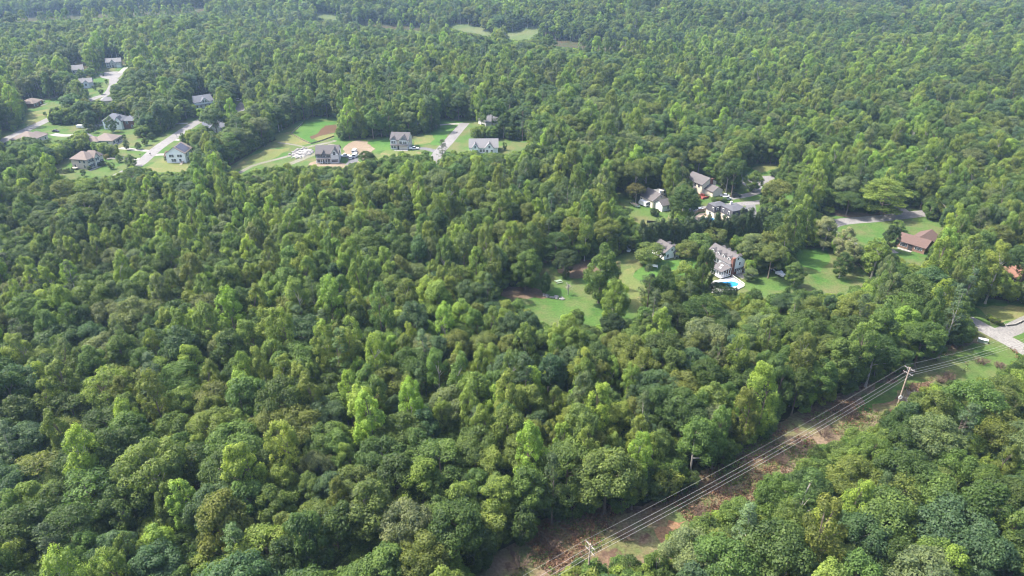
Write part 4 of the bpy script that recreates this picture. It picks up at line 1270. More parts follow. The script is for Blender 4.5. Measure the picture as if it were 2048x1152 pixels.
# -- cottage and the dormered house
h = House("white_cottage", "small white cottage with grey dormered roof beside the dark hedge", (1327, 520), (1357, 512.5), 7.5, 'white', 'roof_grey')
h.end_gable(2.9, 2.4); h.done(); h.dormers('left', [2.0, 5.0], 1.0, 3.2, 4.4, 1.3, 2.2); h.dormers('right', [2.0, 5.0], h.W - 1.0, 3.2, 4.4, 1.3, 2.2)
window(h.root, (h.W * .5, -0.03, 3.7), 0, .7, .9); window(h.root, (h.W * .25, -.03, 1.4), 0, .8, 1.3); door(h.root, (h.W * .74, -.05, 0), 0, .95, 2.1)
w_, r_ = MB(), MB(); gable_block(w_, r_, (h.W * .74, -1.3, 0), (1, 0, 0), (0, 1, 0), 1.9, 1.25, 2.2, 2.4, .7, .15, .1); pg = w_.build("door_hood", M['white'], h.root); r_.build("hood_roof", M['roof_grey'], pg)
for sx_ in (-.85, .85):
    MB().box(h.W * .74 + sx_ - .07, h.W * .74 + sx_ + .07, -1.25, -1.11, 0, 2.2).build("hood_post", M['white'], pg)

h = House("dormered_house", "big white house with eight roof dormers, brick end wall and tall brick chimney", (1456.5, 552.5), (1486, 544), 12.5, 'white', 'roof_grey')
W_ = h.W
h.end_gable(5.2, 2.7, z0=2.7); h.done()
MB().box(0.02, W_ - 0.02, 0.02, h.D - .02, -0.4, 2.7).build("brick_storey", M['brick'], h.root)
MB().box(-0.03, W_ + .03, -0.06, -0.0, 2.6, 2.8).build("band", M['white'], h.root)
h.chimney(W_ * .12, -0.5, -0.3, 7.7, 1.2)
window(h.root, (W_ * .5, -.03, 6.5), 0, .7, .95); window(h.root, (W_ * .64, -.03, 4.3), 0, .75, 1.15)
for q in (.42, .58, .72, .86):
    window(h.root, (W_ * q, -.02, 1.95), 0, .75, .9)
for q in (.58, .72, .86):
    door(h.root, (W_ * q, -.02, -.25), 0, .8, 1.5, 'white', 'patio_door')
dy = [h.D * q for q in (.15, .38, .61, .84)]
h.dormers('left', dy, 0.9, 5.5, 6.75, 1.5, 2.6); h.dormers('right', dy, W_ - 0.9, 5.5, 6.75, 1.5, 2.6)
h.left_windows([h.D * q for q in (.5, .62, .75, .9)], 4.0, .85, 1.3); h.left_windows([h.D * q for q in (.62, .75, .9)], 1.6, .85, 1.2)
# screened porch on the left, one storey, shed roof with two skylights
pr = MB().slab([(-5.2, -1.2, 3.5), (-0.1, -1.2, 4.3), (-0.1, 4.6, 4.3), (-5.2, 4.6, 3.5)], 0.2).build("porch_roof", M['roof_grey'], h.root)
for (x_, y_) in ((-3.4, 1.4), (-1.8, 2.2)):
    zz_ = 3.5 + (x_ + 5.2) * .8 / 5.1
    MB().box(x_ - .35, x_ + .35, y_ - .45, y_ + .45, zz_ - .1, zz_ + .2).build("skylight", M['white'], pr)
MB().box(-5.0, -0.1, -1.0, 4.4, 0.6, 0.8).build("porch_floor", M['white_deck'], h.root)
for i_ in range(5):
    MB().box(-5.0 + i_ * 1.2, -4.85 + i_ * 1.2, -1.0, -0.85, 0.9, 3.35 + .18 * i_).build("porch_post", M['white'], h.root)
for i_ in range(1, 5):
    MB().box(-5.0, -4.85, -1.0 + i_ * 1.3, -.85 + i_ * 1.3, 0.9, 3.4).build("porch_post", M['white'], h.root)
MB().box(-5.0, -.1, -.98, -.88, 1.6, 1.7).box(-5.0, -.1, -.98, -.88, 0.8, .95).box(-4.98, -4.88, -1, 4.4, 1.6, 1.7).build("porch_rail", M['white'], h.root)
MB().box(-4.8, -.2, 4.2, 4.35, .8, 3.5).build("porch_wall", M['white'], h.root)
MB().box(W_ * .4, W_ + .6, -4.2, -.2, -.1, .1).build("patio", M['concrete'], h.root)
MB().box(W_ + .7, W_ + .95, -4.6, 1.5, -.1, 1.0).build("patio_wall", M['white'], h.root)

# ------------------------------------------------------------------ pools
def kidney(c, a, b, rot, n=72, bite=0.28):
    out = []
    for i in range(n):
        t = 2 * math.pi * i / n
        k = 1 - bite * math.exp(-((t - 1.6) / 0.6) ** 2)
        x, y = a * math.cos(t) * k, b * math.sin(t) * k
        out.append(Vector((c.x + x * math.cos(rot) - y * math.sin(rot), c.y + x * math.sin(rot) + y * math.cos(rot), 0)))
    return out

def pool(label, deck_px, water_px, a, b, rot, deck_mat, rail, lift=0.0):
    pts = [G(*p) for p in deck_px]
    c = sum(pts, Vector()) / len(pts)
    root = thing("swimming_pool", label, "pool", (c.x, c.y, 0))
    loc = [p - c for p in pts]
    w = kidney(G(*water_px) - c, a, b, rot)
    # deck with the basin cut out: outer ring to inner ring
    def ang(p, o):
        return math.atan2(p.y - o.y, p.x - o.x)
    o = G(*water_px) - c
    inner = w
    outer = []
    for p in inner:                                   # ray from the pool's middle to the deck edge
        d = (p - o).normalized()
        best = None
        for i in range(len(loc)):
            q0, q1 = loc[i], loc[(i + 1) % len(loc)]
            e = q1 - q0
            den = d.x * e.y - d.y * e.x
            if abs(den) < 1e-9:
                continue
            t = ((q0.x - o.x) * e.y - (q0.y - o.y) * e.x) / den
            s_ = ((q0.x - o.x) * d.y - (q0.y - o.y) * d.x) / den
            if t > 0 and -1e-6 <= s_ <= 1 + 1e-6 and (best is None or t < best):
                best = t
        outer.append(o + d * max(best or 1, (p - o).length + 0.5))
    mb = MB()
    n = len(inner)
    z = 0.15 + lift
    mb.v = [(p.x, p.y, z) for p in inner] + [(p.x, p.y, z) for p in outer] + [(p.x, p.y, -0.1) for p in outer] + [(p.x, p.y, z - 0.4) for p in inner]
    for i in range(n):
        j = (i + 1) % n
        mb.f += [(i, n + i, n + j, j), (n + i, 2 * n + i, 2 * n + j, n + j), (i, j, 3 * n + j, 3 * n + i)]
    mb.build("deck", M[deck_mat], root)
    MB().poly([(p.x, p.y, z - 0.13) for p in inner]).build("water", M['pool'], root)
    cp = MB()
    cp.v = [(p.x, p.y, z + 0.05) for p in inner] + [(o.x + (p.x - o.x) * 1.09, o.y + (p.y - o.y) * 1.09, z + 0.05) for p in inner]
    cp.v += [(x, y, zz - 0.055) for (x, y, zz) in cp.v]
    for i in range(n):
        j = (i + 1) % n
        cp.f += [(i, n + i, n + j, j), (n + i, 3 * n + i, 3 * n + j, n + j)]
    cp.build("coping", M['white'], root)
    if rail:
        for i in rail:
            q0, q1 = loc[i], loc[(i + 1) % len(loc)]
            L = (q1 - q0).length
            k = max(2, int(L / 1.6))
            r_ = MB()
            r_.tube([(q0.x, q0.y, z + 1.0), (q1.x, q1.y, z + 1.0)], 0.06, 4).tube([(q0.x, q0.y, z + .15), (q1.x, q1.y, z + .15)], 0.05, 4)
            for s_ in range(k * 4 + 1):
                p = q0.lerp(q1, s_ / (k * 4))
                r_.box(p.x - .03, p.x + .03, p.y - .03, p.y + .03, z, z + 1.0)
            r_.build("railing", M['white'], root)
    return root
pool("bright blue kidney pool on a railed white deck below the dormered house", [(1417, 566), (1463, 556), (1488, 574), (1472, 582), (1424, 588)], (1455, 570), 4.2, 2.6, 0.1, 'white_deck', [1, 3, 4], 0.3)
pool("small light blue pool on a tan paved terrace beside the mansard house", [(1387, 436), (1398, 428), (1425, 424), (1440, 434), (1450, 444), (1412, 452)], (1415, 439), 3.4, 2.6, 0.2, 'patio', None)
# terrace fence and furniture by the small pool
def fence(name, label, px, hgt, mat, step=2.2, rails=(0.4, 0.8), board=None):
    P_ = [G(*p) for p in px]
    root = thing(name, label, "fence", P_[0])
    o = P_[0]
    for a, b in zip(P_, P_[1:]):
        a, b = a - o, b - o
        k = max(1, int((b - a).length / step))
        for i in range(k + (b + o == P_[-1])):
            p = a.lerp(b, i / k)
            MB().box(p.x - .08, p.x + .08, p.y - .08, p.y + .08, -.2, hgt).build("post", mat, root)
        for rz_ in rails:
            MB().tube([(a.x, a.y, hgt * rz_), (b.x, b.y, hgt * rz_)], 0.06, 4).build("rail", mat, root)
        if board:
            d = (b - a).normalized()
            nrm = Vector((-d.y, d.x, 0)) * 0.06
            MB().slab([(a + nrm) + Vector((0, 0, hgt * .95)), (b + nrm) + Vector((0, 0, hgt * .95)), (b + nrm * 1.6) + Vector((0, 0, hgt * .95)), (a + nrm * 1.6) + Vector((0, 0, hgt * .95))], hgt * .9).build("panel", board, root)
    return root
fence("board_fence", "weathered board fence along the drive behind the small pool", [(1384, 434), (1396, 425), (1420, 421)], 1.6, M['wood'], 2.4, (0.9,), M['wood'])
fence("rail_fence", "dark split rail fence between the lawn and the pale row of trees", [(1690, 510), (1708, 526), (1725, 540), (1742, 556)], 1.3, M['wood'])
fence("silt_fence", "low dark silt fence around the grassed basin on the big lawn", [(606, 246), (582, 268), (602, 279), (622, 288), (646, 281), (668, 273)], 0.6, M['dark'], 3.0, (0.95,), M['deck_wood'])
fence("board_fence", "short dark board fence at the foot of the camper's lawn", [(1294, 446), (1312, 447)], 1.3, M['dark'], 2.4, (0.9,), M['dark'])
fence("rail_fence", "grey fence running down beside the big dark tree by the garage", [(1336, 436), (1344, 446), (1352, 456)], 1.2, M['wood'])

def stone_wall(label, px, hgt=0.6):
    P_ = [G(*p) for p in px]
    root = thing("stone_wall", label, "wall", P_[0])
    r_ = random.Random(5)
    meshes = []
    for k in range(5):
        me = MB().box(-.55, .55, -.3, .3, -.05, hgt).mesh("stone", M['stone'])
        for v in me.vertices:
            v.co.x += r_.uniform(-.12, .12); v.co.y += r_.uniform(-.1, .1); v.co.z += r_.uniform(-.08, .1)
        meshes.append(me)
    for a, b in zip(P_, P_[1:]):
        k = max(1, int((b - a).length / 1.15))
        for i in range(k):
            p = a.lerp(b, (i + .5) / k) - P_[0]
            s_ = link("stone", r_.choice(meshes), root)
            s_.location = p
            s_.rotation_euler = (0, 0, math.atan2((b - a).y, (b - a).x) + r_.uniform(-.1, .1))
stone_wall("low curved stone wall edging the corner lawn above the road junction", [(1972, 634), (1982, 641), (1996, 648), (2012, 652), (2030, 650), (2048, 641), (2070, 630)])

# stones round the small pond on the big lawn
c = G(603, 306)
pond = thing("stone_pond", "grey stone-lined pond on the big lawn beside the gravel track", "pond", c)
MB().poly([(5.6 * math.cos(t) * (1 + .12 * math.sin(3 * t)), 9.5 * math.sin(t) * (1 + .1 * math.cos(2 * t)) + t * 0, 0.05) for t in [2 * math.pi * i / 24 for i in range(24)]]).build("bed", M['stone'], pond)
r_ = random.Random(3)
smesh = []
for k in range(5):
    bm = bmesh.new()
    bmesh.ops.create_icosphere(bm, subdivisions=1, radius=0.6)
    for v in bm.verts:
        v.co *= r_.uniform(.75, 1.2)
        v.co.z *= 0.65
    me = bpy.data.meshes.new("stone")
    bm.to_mesh(me); bm.free()
    me.materials.append(M['stone'])
    smesh.append(me)
for k in range(70):
    t = r_.uniform(0, 6.28)
    q = r_.uniform(.75, 1.15) if k < 52 else r_.uniform(.2, .7)
    s_ = link("stone", r_.choice(smesh), pond)
    s_.location = (5.6 * math.cos(t) * q, 9.5 * math.sin(t) * q, .2)
    s_.rotation_euler = (0, 0, r_.uniform(0, 6))
    s_.scale = [r_.uniform(.7, 1.7)] * 3
# boulder heap under the slim lawn tree
c = G(1106, 594)
heap = thing("boulder_heap", "heap of grey boulders and brush at the slim lawn tree's foot", "rocks", c)
for k in range(34):
    s_ = link("boulder", r_.choice(smesh), heap)
    t = r_.uniform(-1, 1)
    s_.location = (t * 3.6 + r_.uniform(-.6, .6), -t * 1.3 + r_.uniform(-1.2, 1.2), .25)
    s_.scale = [r_.uniform(.4, 1.1)] * 3
    s_.rotation_euler = (0, 0, r_.uniform(0, 6))

# ------------------------------------------------------------------ vehicles
def wheel_mesh():
    mb = MB()
    n = 12
    for s_ in (-.11, .11):
        mb.v += [(.34 * math.cos(2 * math.pi * i / n), s_, .34 * math.sin(2 * math.pi * i / n)) for i in range(n)]
    mb.f = [tuple(range(n)), tuple(range(2 * n - 1, n - 1, -1))] + [(i, n + i, n + (i + 1) % n, (i + 1) % n) for i in range(n)]
    return mb.mesh("wheel", M['tyre'])
WHEEL = wheel_mesh()
SHAPES = {   # body and glass side profiles (x forward, z up), half width, wheel positions
    'car': ([(-2.25, .35), (2.2, .35), (2.3, .7), (1.2, .92), (-1.4, .98), (-2.25, .9)], [(1.1, .92), (.45, 1.42), (-.9, 1.45), (-1.6, .97)], .88, (1.35, -1.35)),
    'suv': ([(-2.3, .4), (2.3, .4), (2.35, .95), (1.3, 1.1), (-2.3, 1.1)], [(1.2, 1.1), (.6, 1.75), (-2.0, 1.78), (-2.25, 1.1)], .93, (1.4, -1.4)),
    'van': ([(-2.7, .4), (2.6, .4), (2.7, 1.0), (2.1, 1.25), (-2.7, 1.25)], [(2.0, 1.25), (1.4, 2.15), (-2.6, 2.2), (-2.7, 1.25)], .98, (1.7, -1.7)),
    'pickup': ([(-2.8, .45), (2.7, .45), (2.75, 1.0), (1.5, 1.15), (-2.8, 1.1)], [(1.3, 1.14), (.75, 1.8), (-.6, 1.8), (-.9, 1.1)], .96, (1.8, -1.7)),
}
def vehicle(name, label, px, py, yaw, shape, paint, cat):
    p = G(px, py)
    root = thing(name, label, cat, (p.x, p.y, 0.05), yaw)
    body, top_, hw, wx = SHAPES[shape]
    MB().prism(body, 'y', -hw, hw).build("body", M[paint], root)
    t = MB()
    k = len(top_)
    t.v = [(x, -hw * (.94 if z < 1.3 else .8), z) for x, z in top_] + [(x, hw * (.94 if z < 1.3 else .8), z) for x, z in top_]
    t.f = [tuple(range(k)), tuple(range(2 * k - 1, k - 1, -1))] + [(i, k + i, k + (i + 1) % k, (i + 1) % k) for i in range(k)]
    t.build("window_glass", M['glass'], root)
    zt = max(z for _, z in top_)
    xs = sorted(x for x, z in top_ if z > zt - .1)
    MB().box(xs[0] - .05, xs[-1] + .05, -hw * .82, hw * .82, zt - .04, zt + .05).build("roof_panel", M[paint], root)
    if shape == 'van':
        MB().box(-2.62, 1.0, -hw * .97, hw * .97, 1.2, 2.2).build("cargo_box", M[paint], root)
    for x in wx:
        for s_ in (-1, 1):
            w = link("wheel", WHEEL, root)
            w.location = (x, s_ * (hw - .08), .34)
    return root
vehicle("parked_car", "black car parked by the beige house with the sweeping roof", 112, 264, R(-12), 'car', 'car_black', "car")
vehicle("parked_car", "dark car on the left road at the picture's edge", 4, 290, R(45), 'car', 'car_black', "car")
vehicle("parked_van", "white van nearest the bare soil mound by the wide new house", 711, 314, R(80), 'van', 'car_white', "van")
vehicle("parked_van", "white van parked directly behind the other van on the soil", 709.5, 305.5, R(84), 'van', 'car_white', "van")
vehicle("parked_car", "white car beside the vans on the dark drive", 702, 317, R(95), 'suv', 'car_white', "car")
vehicle("pickup_truck", "white pickup at the side wall of the wide new house", 690, 314, R(10), 'pickup', 'car_white', "pickup")
vehicle("pickup_truck", "white pickup on the drive of the tall beige new house", 828, 299, R(4), 'pickup', 'car_white', "pickup")
vehicle("parked_car", "white car under the trees by the pyramid-roofed house", 477.5, 202, R(5), 'suv', 'car_white', "car")
vehicle("parked_car", "white car parked on the drive behind the small pool's fence", 1400, 422, R(12), 'car', 'car_white', "car")
vehicle("parked_car", "silver car parked in front of the cream chimney house", 1453, 400, R(10), 'suv', 'car_silver', "car")
vehicle("parked_car", "second silver car, behind the first, by the cream chimney house", 1449, 393.5, R(165), 'car', 'car_silver', "car")
vehicle("parked_car", "black car beside the silver cars on the upper drive", 1472, 394, R(8), 'suv', 'car_black', "car")
vehicle("parked_car", "white car on the lawn right of the golden-topped tree", 1554, 544, R(-60), 'car', 'car_white', "car")
vehicle("parked_car", "white car half hidden by the brick house with the orange roof", 2038, 576, R(10), 'car', 'car_white', "car")

def trailer(name, label, px, py, yaw, mat, L=5.0, W=2.2, H=2.4, cat="camper"):
    p = G(px, py)
    root = thing(name, label, cat, (p.x, p.y, 0), yaw)
    MB().prism([(-L / 2, .5), (L / 2 - .3, .5), (L / 2, 1.2), (L / 2 - .4, H), (-L / 2 + .2, H)], 'y', -W / 2, W / 2).build("body", M[mat], root)
    MB().box(-L / 2 - .04, -L / 2 + .1, -W * .3, W * .3, 1.2, 2.0).build("window", M['glass'], root)
    MB().tube([(L / 2 - .1, 0, .5), (L / 2 + 1.1, 0, .45)], .06, 5).build("drawbar", M['dark'], root)
    for s_ in (-1, 1):
        w = link("wheel", WHEEL, root)
        w.location = (0, s_ * (W / 2 - .1), .34)
    return root
trailer("camper_trailer", "white camper trailer parked beside the cream gabled house", 1287, 411, R(125), 'car_white')
def boat(label, px, py, yaw, mat, cover):
    p = G(px, py)
    root = thing("boat", label, "boat", (p.x, p.y, 0), yaw)
    sec = [(-2.6, .95, .5), (-1.0, 1.05, .5), (1.0, .9, .55), (2.2, .45, .7), (2.9, .03, .9)]
    mb = MB()
    for (x, w, kz) in sec:
        mb.v += [(x, -w, 1.35), (x, -w * .6, kz), (x, w * .6, kz), (x, w, 1.35)]
    for i in range(len(sec) - 1):
        a = 4 * i
        mb.f += [(a + j, a + j + 1, a + j + 5, a + j + 4) for j in range(3)]
    mb.f.append((0, 1, 2, 3))
    mb.build("hull", M[mat], root)
    cv = MB()
    for (x, w, kz) in sec:
        cv.v += [(x, -w * 1.02, 1.36), (x, 0, 1.36 + .35 * w), (x, w * 1.02, 1.36)]
    for i in range(len(sec) - 1):
        a = 3 * i
        cv.f += [(a, a + 1, a + 4, a + 3), (a + 1, a + 2, a + 5, a + 4)]
    cv.build("cover", M[cover], root)
    MB().box(-2.4, 3.6, -.06, .06, .35, .48).box(-.6, -.45, -.9, .9, .35, .48).build("trailer_frame", M['dark'], root)
    for s_ in (-1, 1):
        w = link("wheel", WHEEL, root)
        w.location = (-.5, s_ * .95, .34)
boat("white boat with a dark cover on the lawn beside the camper", 1269, 413, R(125), 'car_white', 'dark')
boat("white boat at the wood's edge left of the dark hedge", 1257, 501, R(80), 'car_white', 'car_white')
boat("dark covered boat next to the white boat left of the hedge", 1268, 501, R(140), 'deck_wood', 'dark')
trailer("box_trailer", "white box trailer on the lawn behind the beige house with sweeping roof", 163, 256, R(-5), 'car_white', 5.5, 2.2, 2.0, "trailer")
trailer("box_trailer", "white trailer beside the white car on the dormered house's lawn", 1561, 552, R(-60), 'car_white', 4.2, 1.8, 1.2, "trailer")
trailer("box_trailer", "small white trailer below the white car at the right edge", 2034, 580, R(5), 'car_white', 3.4, 1.6, 1.0, "trailer")

# sheds, seats, boxes
def shed(label, px, py, yaw, w, d, hh_, wall, roof):
    p = G(px, py)
    root = thing("shed", label, "shed", (p.x, p.y, 0), yaw)
    a, b = MB(), MB()
    gable_block(a, b, (0, -d / 2, 0), (1, 0, 0), (0, 1, 0), w, d, -.1, hh_, w * .3, .25, .12)
    a.build("wall", M[wall], root); b.build("roof", M[roof], root)
    door(root, (0, -d / 2 - .03, 0), 0, 1.0, 1.9)
shed("white shed behind the tan hipped house", 177, 281, R(20), 5, 4, 2.5, 'white', 'roof_light')
MB_ = G(187, 290)
pt = thing("back_patio", "tan paved patio with white canopy behind the tan hipped house", "patio", (MB_.x, MB_.y, 0), R(30))
MB().box(-4, 4, -4, 4, -.1, .14).build("paving", M['patio'], pt)
MB().slab([(-2, -1.6, 2.6), (2, -1.6, 2.6), (2, 1.6, 2.8), (-2, 1.6, 2.8)], .1).build("canopy", M['white'], pt)
for (x_, y_) in ((-1.9, -1.5), (1.9, -1.5), (1.9, 1.5), (-1.9, 1.5)):
    MB().box(x_ - .06, x_ + .06, y_ - .06, y_ + .06, .1, 2.6).build("post", M['white'], pt)
p = G(1325, 390)
ar = thing("garden_arbor", "small white open arbor behind the cream gabled house", "arbor", (p.x, p.y, 0), R(20))
for (x_, y_) in ((-1.1, -.9), (1.1, -.9), (1.1, .9), (-1.1, .9)):
    MB().box(x_ - .12, x_ + .12, y_ - .12, y_ + .12, 0, 2.6).build("post", M['white'], ar)
MB().box(-1.5, 1.5, -1.2, 1.2, 2.6, 2.9).build("roof", M['white'], ar)
MB().box(-1.1, 1.1, -.95, -.85, .4, 1.1).build("side_panel", M['white'], ar)
p = G(1308, 535)
sw = thing("garden_bench", "white garden bench alone on the bright lawn below the cottage", "bench", (p.x, p.y, 0), R(-15))
MB().box(-1.4, 1.4, -.35, .35, .45, .55).build("seat", M['white'], sw); MB().box(-1.4, 1.4, .32, .42, .5, 1.15).build("backrest", M['white'], sw)
for x_ in (-1.3, 1.3):
    MB().box(x_ - .08, x_ + .08, -.35, .4, 0, .75).build("arm", M['white'], sw)
p = G(1117, 565)
pc = thing("picnic_table", "small grey-green picnic table on the lawn above the bare tree", "table", (p.x, p.y, 0), R(25))
MB().box(-1.3, 1.3, -.5, .5, .7, .8).build("tabletop", M['green_box'], pc)
for y_ in (-1.0, 1.0):
    MB().box(-1.3, 1.3, y_ - .2, y_ + .2, .4, .48).build("seat", M['green_box'], pc)
for x_ in (-.9, .9):
    MB().box(x_ - .07, x_ + .07, -1.0, 1.0, 0, .42).box(x_ - .06, x_ + .06, -.4, .4, .4, .7).build("leg_frame", M['wood'], pc)
p = G(1965, 684)
ub = thing("utility_cabinet", "grey-green utility cabinet in the verge below the road junction", "cabinet", (p.x, p.y, 0), R(-30))
MB().box(-1.3, 1.3, -.6, .6, 0, 1.0).build("body", M['green_box'], ub); MB().box(-1.38, 1.38, -.68, .68, 1.0, 1.12).build("lid", M['white'], ub); MB().box(-1.5, 1.5, -.8, .8, -.1, .08).build("plinth", M['concrete'], ub)
def mailbox(label, px, py):
    p = G(px, py)
    r_ = thing("mailbox", label, "mailbox", (p.x, p.y, 0), rnd.uniform(0, 6))
    MB().box(-.08, .08, -.08, .08, 0, 1.1).build("post", M['wood'], r_); MB().prism([(-.22, 1.1), (.22, 1.1), (.22, 1.4), (0, 1.55), (-.22, 1.4)], 'y', -.35, .35).build("box", M['dark'], r_)
mailbox("dark mailbox at the mouth of the beige house's drive", 281, 313)
mailbox("dark mailbox opposite, beside the white solar house's drive", 301, 311)
mailbox("dark mailbox up the road beside the second drive", 353, 273)
mailbox("dark mailbox beside the short road near the tall beige new house", 914, 268)

# ------------------------------------------------------------------ power line
def pole(label, base, hgt, arm_dir, coil=False):
    root = thing("utility_pole", label, "utility pole", base)
    MB().tube([(0, 0, -.5), (.05, 0, hgt * .5), (.1, 0, hgt)], [.26, .21, .15], 8).build("shaft", M['pole'], root)
    a = arm_dir.normalized()
    tips = []
    for z in (hgt - .35, hgt - 1.9):
        p0, p1 = a * -1.45 + Vector((.1, 0, z)), a * 1.45 + Vector((.1, 0, z))
        ar_ = MB().tube([p0, p1], .085, 4).build("crossarm", M['grey_twig'], root)
        for s_ in (-1.3, -.5, .5, 1.3):
            q = a * s_ + Vector((.1, 0, z + .12))
            MB().tube([q, q + Vector((0, 0, .28))], [.08, .05], 6).build("insulator", M['stone'], ar_)
        tips.append((p0, p1))
    MB().tube([a * -.9 + Vector((.1, 0, hgt - .4)), Vector((.1, 0, hgt - 1.3))], .04, 4).tube([a * .9 + Vector((.1, 0, hgt - .4)), Vector((.1, 0, hgt - 1.3))], .04, 4).build("brace", M['wire'], root)
    if coil:
        cp = MB()
        for rr_ in (.42, .52, .6):
            pts = [Vector((-.1 + rr_ * math.cos(t) * .9, -.32, 3.9 + rr_ * math.sin(t))) for t in [2 * math.pi * i / 16 for i in range(17)]]
            cp.tube(pts, .06, 4)
        cp.build("cable_coil", M['white'], root)
    return root
P1 = G(1793, 816)
hp = 13.6
P2 = G(1180, 1088, 13.2); P2.z = 0
dirn = (P1 - P2).normalized()
P0 = P2 - dirn * (P1 - P2).length * 0.95
P3 = G(2140, 640, 12.5); P3.z = 0
dir3 = (P3 - P1).normalized()
perp = Vector((dirn.y, -dirn.x, 0))
perp2 = Vector((dirn.y + dir3.y, -dirn.x - dir3.x, 0)).normalized()
poles = [(P0, 13.2, perp), (P2, 13.2, perp), (P1, hp, perp2), (P3, 12.5, perp2)]
pole("weathered double-armed power pole with a cable coil, standing over the cleared strip", P1, hp, perp2, True)
pole("power pole showing only its pale crossarms above the bright trees by the orange clay", P2, 13.2, perp)
pole("power pole beyond the road, at the far end of the wires", P3, 12.5, perp2)
pole("power pole below the picture's lower edge, near end of the wires", P0, 13.2, perp)
OFFS = [(-1.3, -.1), (-.5, -1.6), (.5, -1.6), (1.3, -1.6)]
WLAB = ["thin upper wire nearest the dark wood edge", "second power wire from the dark wood edge", "third power wire from the dark wood edge", "outer power wire on the side of the bright young trees"]
for k, (s_, dz) in enumerate(OFFS):
    mb = MB()
    pts = []
    for (a, b) in zip(poles, poles[1:]):
        qa = a[0] + a[2] * s_ + Vector((0, 0, a[1] + dz + .1))
        qb = b[0] + b[2] * s_ + Vector((0, 0, b[1] + dz + .1))
        for i in range(18):
            t = i / 18
            q = qa.lerp(qb, t)
            q.z -= 1.3 * 4 * t * (1 - t)
            pts.append(q)
    pts.append(qb)
    o = mb.tube(pts, 0.015 if k == 0 else 0.023, 5).build("power_wire", M['wire'])
    tag(o, WLAB[k], "wire", "wires of the power line")

ORD = ("first second third fourth fifth sixth seventh eighth ninth tenth eleventh twelfth thirteenth fourteenth fifteenth sixteenth seventeenth eighteenth nineteenth twentieth twenty-first twenty-second twenty-third "
       "twenty-fourth twenty-fifth twenty-sixth twenty-seventh twenty-eighth twenty-ninth thirtieth thirty-first thirty-second thirty-third thirty-fourth thirty-fifth").split()
ONES = "zero one two three four five six seven eight nine ten eleven twelve thirteen fourteen fifteen sixteen seventeen eighteen nineteen".split()
TENS = "zero ten twenty thirty forty fifty sixty seventy eighty ninety".split()
def spell(n):
    return ONES[n] if n < 20 else TENS[n // 10] + ("-" + ONES[n % 10] if n % 10 else "")
# ------------------------------------------------------------------ hedges and small planting
hp_a, hp_b = G(1284, 500), G(1548, 470)
nh = 34
for i in range(nh):
    t = i / (nh - 1)
    p = hp_a.lerp(hp_b, t) + Vector((rnd.uniform(-.4, .4), rnd.uniform(-.6, .6), 0))
    sc = rnd.uniform(.92, 1.12)
    pos = "at the cottage end" if i == 0 else ("at the road end" if i == nh - 1 else f"{ORD[i]} from the cottage end")
    o = plant("cypress_tree", f"tall dark evergreen in the clipped hedge row, {pos}", OF['cypress'][i % 2], (p.x, p.y, 0), rnd.uniform(0, 6.28), (sc * 1.25, sc * 1.25, sc * rnd.uniform(1.15, 1.35)), jitter_tint('deep green', rnd, .12),
          "dark evergreens of the tall hedge", "hedge tree")
    occupy(p.x, p.y, 1.6)

